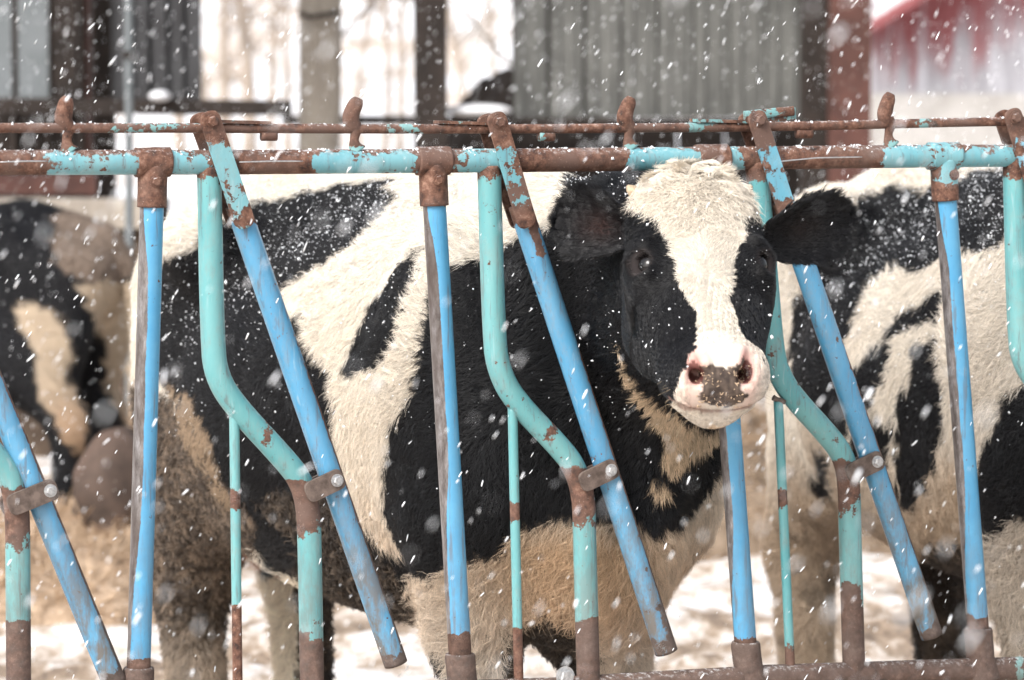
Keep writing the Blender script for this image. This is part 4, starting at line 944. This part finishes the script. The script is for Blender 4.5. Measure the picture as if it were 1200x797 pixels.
# ------------------------------------------------------------------ ground, hills
def ground():
    s = N('trampled_snow'); v = s.coord(); n1 = s.noise(1.3, 6, .65, s.coord((1, .55, 1))); n2 = s.noise(9, 6, .7, s.coord((1, .6, 1))); n3 = s.noise(60, 4, .7, v)
    k = s.math('ADD', s.math('MULTIPLY', n1, .45), s.math('MULTIPLY', n2, .55))
    c = s.ramp(k, [(.37, (.11, .08, .06)), (.455, (.32, .235, .165)), (.505, (.58, .50, .43)), (.57, (.76, .755, .76))])
    c = s.mix(s.rng(n3, .62, .75), c, (.45, .36, .27)); sp = s.n('SeparateXYZ'); s.l(v, sp.inputs[0]); fn_ = s.ramp(s.noise(.45, 5, .65, s.coord((1, .25, 2.5))), [(.47, (.86, .86, .88)), (.60, (.60, .50, .42))]); c = s.mix(s.rng(sp.outputs[1], 18, 40), c, fn_); s.set(Base_Color=c, Roughness=.75); s.bump(s.math('ADD', n2, s.math('MULTIPLY', n3, .3)), .6, .04)
    ys = np.concatenate([np.linspace(-3, 6, 10), np.arange(6.1, 16, .07), np.linspace(16.2, 60, 60), np.linspace(65, 420, 50)])
    xs = np.concatenate([np.linspace(-200, -6, 30), np.arange(-5.8, 5.8, .09), np.linspace(6, 200, 30)])
    X, Y = np.meshgrid(xs, ys); P = np.stack([X.ravel(), Y.ravel(), np.zeros(X.size)], 1)
    P[:, 2] = (.035 * fnoise(P * [1, 1, 0], 5, 201) + .02 * fnoise(P * [1, 1, 0], 16, 202)) * smst(5, 7, P[:, 1]) * (P[:, 1] < 60) - .02
    far = smst(62, 240, P[:, 1]); P[:, 2] += 14 * far + 1.2 * far * fnoise(P * [1, 1, 0], .05, 203)
    nx = len(xs); i = np.arange(len(ys) - 1)[:, None] * nx + np.arange(nx - 1)[None]; Q = np.stack([i, i + 1, i + nx + 1, i + nx], -1).reshape(-1, 4)
    o = mesh_obj('ground', P, Q, s.m, None); tag(o, 'trampled snow with brown mud showing through', kind='structure')
ground()

# ------------------------------------------------------------------ farm buildings behind
M_GREY = simple('grey_sheet_metal', (.085, .085, .08), (.16, .16, .15), 7, .6, .1, (1, 1, .3))
M_GREY2 = simple('pale_grey_panel', (.13, .145, .15), (.19, .205, .215), 4, .7, .1)
M_DGREY = simple('dark_grey_sheet', (.035, .034, .036), (.06, .06, .063), 5, .7, .1)
M_DARK = simple('dark_timber_and_shade', (.018, .014, .012), (.035, .026, .022), 8, .85, .3)  # near-black timber; on the interior boards it also paints in shade
M_BROWN = simple('rust_red_steel_post', (.058, .026, .021), (.105, .046, .036), 9, .7, .3)
M_WOOD = simple('weathered_pole', (.27, .235, .20), (.42, .37, .31), 10, .85, .4, (1, 1, .15))
M_CONC = simple('grey_concrete', (.34, .32, .30), (.48, .46, .44), 3, .9, .2)
M_MUDW = simple('muddy_wall', (.05, .035, .026), (.12, .085, .06), 6, .9, .4)
M_SNOWB = simple('settled_snow', (.82, .83, .86), (.9, .9, .92), 6, .7, .3, dist=.02)
def pbox(name, x0, x1, y0, y1, Y, th, mat, parent=None, tilt=0):
    a, b = at(x0, y0 if y0 > -900 else -900, Y), at(x1, y1, Y)
    V, Fc = box(((a[0] + b[0]) / 2, Y + th / 2, (a[2] + b[2]) / 2), abs(b[0] - a[0]), th, abs(a[2] - b[2]))
    V = np.array(V); 
    if tilt: V[:, 2] += (V[:, 0] - (a[0] + b[0]) / 2) * tilt
    return mesh_obj(name, V, Fc, mat, parent, smooth=False)
TOPY = -420
shedL = empty('cattle_shed', tuple(at(120, 380, 17) * [1, 1, 0]), 'dark open cattle shed with grey sheet walls behind the far left cow', 'shed')
for i in range(3): pbox('wall_panel', -70 + i * 43, -29 + i * 43, TOPY, 118, 17, .03, M_GREY2, shedL)
for i in range(5): pbox('wall_panel', 134 + i * 20.5, 153.5 + i * 20.5, TOPY, 118, 17.0 + .03 * (i % 2), .03, M_DGREY, shedL)
pbox('post', 60, 92, TOPY, 420, 16.9, .12, M_DARK, shedL); pbox('post', 96, 108, TOPY, 420, 17.3, .10, M_BROWN, shedL)
for i in range(16): pbox('back_board', -70 + i * 13, -58 + i * 13, TOPY if i > 6 else 60, 300, 19.6, .03, M_DARK, shedL)  # dark boards paint the shade inside the doorway
pbox('back_wall', -70, 130, TOPY, 560, 19.8, .05, M_DARK, shedL); pbox('backing', 126, 236, TOPY, 117, 17.12, .03, M_DGREY, shedL); pbox('post', 110, 136, TOPY, 560, 17.2, .06, M_DARK, shedL); pbox('beam', -70, 340, 116, 134, 16.75, .14, M_DARK, shedL, -.01); pbox('beam', -70, 112, 205, 228, 16.7, .10, M_BROWN, shedL)  # dark back wall and added post sheet paint the doorway's inner shade
pbox('shade_roof', -120, 250, TOPY - 12, TOPY, 16.2, 6, M_DARK, shedL)  # unseen roof slab, added to shade the shed interior
for i in range(8): pbox('kick_board', -70 + i * 34, -38 + i * 34, 232, 560, 17.4, .05, M_DARK, shedL)
pl = empty('downpipe', tuple(at(151, 380, 15) * [1, 1, 0]), 'thin pale grey pipe standing in front of the dark shed wall', 'pipe')
V, Fc = tube([at(150, TOPY, 15), at(152, 560, 15)], .018, 14, .2, up=(0, -1, 0)); mesh_obj('pipe', V, Fc, M_GREY2, pl); V, Fc = tube([at(150.3, 60, 14.99), at(150.4, 68, 14.99)], .024, 14, None); mesh_obj('pipe_clip', V, Fc, M_DARK, pl)
wl = empty('low_wall', tuple(at(60, 300, 15.6) * [1, 1, 0]), 'low wall with a pale top band and muddy base behind the far left cow', 'wall')
pbox('wall', -90, 172, 234, 268, 15.6, .2, M_WOOD, wl); pbox('base', -90, 172, 268, 560, 15.66, .16, M_MUDW, wl)
pole = empty('utility_pole', tuple(at(375, 400, 18) * [1, 1, 0]), 'thick weathered wooden pole standing in the snow left of centre', 'pole')
b0, b1 = at(374, 420, 18), at(376, TOPY, 18); b0 = np.array([b0[0], 18, -.1]); V, Fc = tube([np.r_[b0, .115], np.r_[b1, .10]], 1, 20, .1, up=(0, -1, 0)); V = V + .006 * fnoise(V * [1, 1, .1], 30, 5)[:, None] * [1, 0, 0]; mesh_obj('shaft', V, Fc, M_WOOD, pole)
V, Fc = tube([at(350, 15, 17.86), at(362, 20, 17.84), at(400, 14, 17.86)], .012, 8, .03); mesh_obj('wire_wrap', V, Fc, M_DARK, pole)
shedR = empty('machinery_shed', tuple(at(770, 400, 17.6) * [1, 1, 0]), 'grey boarded shed wall with dark steel posts behind the middle of the fence', 'shed')
pbox('post', 484, 524, TOPY, 480, 17.2, .16, M_DARK, shedR)
for i in range(8):
    x0 = 602 + i * 42.8
    a, b = at(x0, TOPY, 17.6), at(x0 + 38, 138, 17.6); mb = MB()
    V, Fc = box(((a[0] + b[0]) / 2, 17.615, (a[2] + b[2]) / 2), abs(b[0] - a[0]), .02, a[2] - b[2]); mb.add(V, Fc)
    for k in (.25, .72):
        xx = a[0] + (b[0] - a[0]) * k; V, Fc = box((xx, 17.60, (a[2] + b[2]) / 2), .022, .016, a[2] - b[2] - .004); mb.add(V, Fc)
    mb.build('wall_panel', M_GREY, shedR, smooth=False)
pbox('gap_shade_sheet', 600, 948, TOPY, 137, 17.66, .04, M_DARK, shedR)  # full dark sheet behind the panels paints shadow into their gaps
pbox('beam', 596, 948, 139, 152, 17.5, .16, M_DARK, shedR)
pbox('post', 944, 974, TOPY, 480, 17.25, .2, M_DARK, shedR); pbox('post', 977, 1018, TOPY, 480, 17.0, .16, M_BROWN, shedR)
for i in range(9): pbox('back_board', 520 + i * 55, 572 + i * 55, 150, 480, 20.5, .04, M_DARK, shedR)  # dark boards paint the shaded interior below the panels
pbox('shade_roof', 470, 1030, TOPY - 14, TOPY, 16.6, 6, M_DARK, shedR)  # roof out of view, put in for shading inside the shed
pbox('sill_beam', 330, 700, 136, 146, 18.6, .12, M_DARK, shedR)
# braces crossing the open bay
for a_, b_ in (((405, -5), (500, 0)), ((532, 0), (600, 78)), ((400, 42), (440, 0))):
    V, Fc = tube([at(*a_, 18.3), at(*b_, 18.3)], .009, 8, .1); mesh_obj('brace_wire', V, Fc, M_WOOD, shedR)
# dark covered heap with snow on it
def heap(name, x0, x1, ytop, ybot, Y, depth, mat, seed, parent=None, rough=.1, prof=None):
    a, b = at(x0, ybot, Y), at(x1, ytop, Y); cx, wx = (a[0] + b[0]) / 2, (b[0] - a[0]) / 2; z0, hz = 0, b[2]
    n, m = 60, 34; U, W = np.meshgrid(np.linspace(-1, 1, n), np.linspace(-1, 1, m)); U = U.ravel(); W = W.ravel()
    r = np.clip(1 - np.abs(U) ** 3, 0, 1) ** .55 * np.clip(1 - np.abs(W) ** 2.6, 0, 1) ** .55
    P = np.stack([cx + U * wx, Y + W * depth, z0 + hz * r], 1); P[:, 2] *= 1 + rough * fnoise(P, 5 / max(.3, wx), seed); P[:, 2] -= .05
    i = np.arange(m - 1)[:, None] * n + np.arange(n - 1)[None]; Q = np.stack([i, i + 1, i + n + 1, i + n], -1).reshape(-1, 4)
    return mesh_obj(name, P, Q, mat, parent, origin=None if parent else (cx, Y, 0))
hb = heap('tarpaulin_heap', 478, 760, 70, 400, 19.4, .8, M_DARK, 71, rough=.06); tag(hb, 'dark covered heap behind the fence beside the black post', 'heap')
for (x0, x1, y0_, y1_, Y) in ((175, 200, 106, 119, 16.7), (520, 600, 122, 136, 17.4)):
    a, b = at(x0, y0_, Y), at(x1, y1_, Y); V, Fc = ball((a + b) / 2, (abs(b[0] - a[0]) / 2, .12, (a[2] - b[2]) / 2)); o = mesh_obj('snow_lump', V, Fc, M_SNOWB, None, origin=tuple((a + b) / 2))
    tag(o, 'small pillow of snow lying on the dark beam at the left' if x0 < 300 else 'ridge of snow lying at the foot of the dark covered heap', 'snow')
# red barn at the right
def barn():
    s = N('peeling_red_boards'); v = s.coord((1, 1, .12)); k = s.noise(6, 6, .7, v); p = s.n('TexCoord'); sp = s.n('SeparateXYZ'); s.l(p.outputs['Object'], sp.inputs[0])
    grad = s.math('ADD', s.math('MULTIPLY', sp.outputs[2], .95), s.math('MULTIPLY', sp.outputs[0], -.16))
    m = s.rng(s.math('ADD', grad, s.math('MULTIPLY', s.math('SUBTRACT', k, .5), 2.2)), 1.55, 1.95)
    wood = s.ramp(s.noise(10, 5, .7, s.coord((1.5, 1, .1))), [(.35, (.26, .25, .27)), (.65, (.50, .50, .54))]); c = s.mix(m, wood, (.27, .085, .09)); s.set(Base_Color=c, Roughness=.8); s.bump(k, .3, .01)
    Y = 30; root = empty('barn', tuple(at(1130, 320, Y) * [1, 1, 0]), 'weathered barn with peeling red boards above a concrete footing at the right', 'barn')
    xs = np.arange(1014, 1330, 15.2)
    for i, x in enumerate(xs):
        yt = 40 - (x - 1014) * .62                                           # rake of the gable
        ye = yt if x < 1250 else 40 - 236 * .62 
        a, b = at(x, ye, Y), at(x + 14, 110, Y); a2 = at(x + 14, ye - 14 * .62, Y)
        y_ = Y + .012 * (i % 2); V = [(a[0], y_, a[2]), (b[0], y_, a2[2]), (b[0], y_, b[2]), (a[0], y_, b[2])]; V += [(p_[0], y_ + .03, p_[2]) for p_ in V]
        mesh_obj('board', np.array(V), [(0, 3, 2, 1), (4, 5, 6, 7), (0, 1, 5, 4), (1, 2, 6, 5), (2, 3, 7, 6), (3, 0, 4, 7)], s.m, root, smooth=False)
    a, b = at(1016, 110, Y), at(1330, 330, Y); V, Fc = box(((a[0] + b[0]) / 2, Y + .2, (a[2] - .05) / 2), b[0] - a[0], .5, a[2] + .05); mesh_obj('footing_wall', V, Fc, M_CONC, root, smooth=False)
    a, b = at(1008, 38, Y - .3), at(1250, 38 - 242 * .62, Y - .3); d = unit(b - a); V, Fc = box((a + b) / 2, np.linalg.norm(b - a), .5, .06, [d, np.array([0, 1., 0]), unit(np.cross(d, [0, 1, 0]))]); mesh_obj('verge_board', V, Fc, s.m, root, smooth=False)
    V = [at(1016, 36, Y + .1), at(1250, -110, Y + .1), at(1250, -110, Y + .1) + [0, 9, 0], at(1016, 36, Y + .1) + [0, 9, 0]]; V = np.array(V); V = np.r_[V, V + [0, 0, .12]]
    mesh_obj('snowy_roof', V, [(0, 1, 2, 3), (7, 6, 5, 4), (0, 4, 5, 1), (1, 5, 6, 2), (2, 6, 7, 3), (3, 7, 4, 0)], M_SNOWB, root, smooth=False)
    a = at(1016, 200, Y); V, Fc = box((a[0] + .02, Y + 4.6, 1.2), .04, 8.6, 2.4); mesh_obj('side_wall', V, Fc, s.m, root, smooth=False)
barn()
# rusty barrel at the left, straw heap, rubble strip
M_BARREL = simple('rusty_barrel', (.04, .028, .022), (.12, .080, .062), 5, .8, .3)
bc = at(132, 590, 11.9); V, Fc = ball((bc[0], 11.9, .22), (.14, .19, .27), None, 40, 28); V = np.array(V); V = V + .03 * fnoise(V, 9, 88)[:, None] * [1, 1, .6]
bl = mesh_obj('filled_sack', V, Fc, M_BARREL, None, origin=(bc[0], 11.9, 0)); tag(bl, 'out of focus rust-brown filled sack behind the first fence post', 'sack')
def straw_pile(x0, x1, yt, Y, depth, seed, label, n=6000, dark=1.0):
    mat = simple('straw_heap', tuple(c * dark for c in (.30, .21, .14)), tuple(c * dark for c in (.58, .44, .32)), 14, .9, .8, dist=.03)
    o = heap('straw_heap', x0, x1, yt, 660, Y, depth, mat, seed, rough=.22); P = np.empty(len(o.data.vertices) * 3, np.float32); o.data.vertices.foreach_get('co', P); P = P.reshape(-1, 3)
    g = np.random.default_rng(seed); i = g.integers(0, len(P), n); p = P[i] + g.normal(0, .02, (n, 3)) * [1, 1, .5] + np.array(o.location); d = g.normal(size=(n, 3)) * [1, 1, .45]; d /= np.linalg.norm(d, axis=1)[:, None]; L = g.uniform(.03, .11, (n, 1))
    s_ = np.cross(d, [0, .5, 1]); s_ /= np.linalg.norm(s_, axis=1)[:, None]; wv = .0018
    V = np.stack([p - d * L - s_ * wv, p - d * L + s_ * wv, p + d * L + s_ * wv, p + d * L - s_ * wv, p + [0, 0, .003]], 1).reshape(-1, 3); b = (np.arange(n) * 5)[:, None]
    Fc = np.concatenate([b + [0, 1, 4], b + [1, 2, 4], b + [2, 3, 4], b + [3, 0, 4]]); s2 = mesh_obj('loose_straw', V, Fc, M_STRAW, o, smooth=False); s2['kind'] = 'stuff'
    tag(o, label, 'straw', kind='stuff')
straw_pile(-80, 235, 590, 12.0, 1.15, 301, 'heap of pale straw and snow on the ground behind the left end of the fence')
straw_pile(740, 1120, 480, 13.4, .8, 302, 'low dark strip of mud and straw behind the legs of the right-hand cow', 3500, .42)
straw_pile(250, 480, 612, 13.6, .3, 303, 'flat patch of dirty straw seen between the hind legs and the fence', 2500, .8)
# bare trees beyond the yard
M_BARK = simple('pale_bark', (.26, .21, .17), (.42, .35, .29), 5, .9, .4)
M_BRUSH = simple('dry_twigs', (.36, .28, .22), (.52, .43, .36), 5, .9, .1)
def tree(px, Y, h, r, seed, label):
    g = np.random.default_rng(seed); r = r * .42; b = at(px, 200, Y); root = empty('bare_tree', (b[0], Y, -.02), label, 'tree', 'bare trees beyond the yard')
    root.location.z = 0; pts = [np.r_[b[0], Y, -.1, r * 1.3]]; x = b[0]
    for k in range(1, 7): x += g.normal(0, .09); pts.append(np.r_[x, Y, h * k / 6 * .8, r * (1.15 - k / 7)])
    pts = np.array(pts); V, Fc = tube(smooth_path(pts, 1), 1, 12, .15); mesh_obj('trunk', V, Fc, M_BARK, root)
    mb = MB(); tw = MB()
    for k in range(15):
        t = g.uniform(.12, 1); p = np.array([np.interp(t, np.linspace(0, 1, 7), pts[:, c]) for c in range(3)]); a = g.uniform(0, 6.28); L = h * g.uniform(.12, .3) * (1.15 - t * .6)
        d = unit([math.cos(a), math.sin(a), g.uniform(.25, 1)]); rr = r * .5 * (1.15 - t); q = p + d * L * .55; e = p + d * L + [0, 0, L * .15]
        V, Fc = tube([np.r_[p, rr], np.r_[q, rr * .65], np.r_[e, rr * .2]], 1, 5, None); mb.add(V, Fc)
        for j in range(3):
            s0 = p + (e - p) * g.uniform(.2, 1); d2 = unit(d + g.normal(0, .7, 3)); l2 = L * g.uniform(.25, .6); V, Fc = tube([np.r_[s0, rr * .3], np.r_[s0 + d2 * l2 * .5, rr * .2], np.r_[s0 + d2 * l2 + [0, 0, .06 * l2], .004]], 1, 4, None); tw.add(V, Fc)
    mb.build('branches', M_BARK, root)['kind'] = 'stuff'; o = tw.build('twigs', M_BRUSH, root); o['kind'] = 'stuff'
TL = ['thick leafless tree just right of the dark sheet wall', 'leafless tree second from the dark sheet wall', 'middle one of the leafless trees between the sheet wall and the pole', 'leafless tree second to the left of the wooden pole', 'slim leafless tree close to the left side of the wooden pole', 'leafless tree nearest the right side of the wooden pole', 'slim leafless tree midway between the wooden pole and the black post', 'leafless tree close to the left side of the black post', 'leafless tree close to the right side of the black post', 'leafless tree beside the left edge of the grey wall panels', 'leafless tree half hidden by the dark sheet wall']
for i, (px, Y, h, r) in enumerate(((248, 46, 9, .16), (268, 60, 10, .20), (292, 48, 9, .22), (316, 66, 10, .2), (336, 52, 8, .14), (418, 64, 9, .15), (446, 50, 9, .12), (468, 62, 9, .16), (548, 58, 9, .14), (583, 66, 9, .15), (212, 57, 9, .2))):
    tree(px, Y, h, r, 400 + i, TL[i])

# snow dust lying on the rails
def rail_snow():
    g = np.random.default_rng(77); C = []
    for f_, r_, n in ((raily, RP, 650), (rody, .0085, 220)):
        x = g.uniform(-60, 1260, n); x = x + 12 * np.sin(x * .11) + 9 * np.sin(x * .037 + 1)
        for a in x:
            th = g.normal(0, .55); C.append(fp(a, f_(a)) + ZU * math.cos(th) * r_ * 1.0 + FN * math.sin(th) * r_ * 1.0)
    C = np.array(C); r = g.gamma(2.6, .0006, len(C))[:, None].clip(.0005, .004) * g.uniform(.6, 1.5, (len(C), 3))
    V, Fc = blobs(C, r, 5); o = mesh_obj('rail_snow', V, Fc, M_SNOWF, None, smooth=False, origin=tuple(C.mean(0))); tag(o, 'thin dusting of snow grains lying on top of the fence rails', 'snow', kind='stuff')
rail_snow()
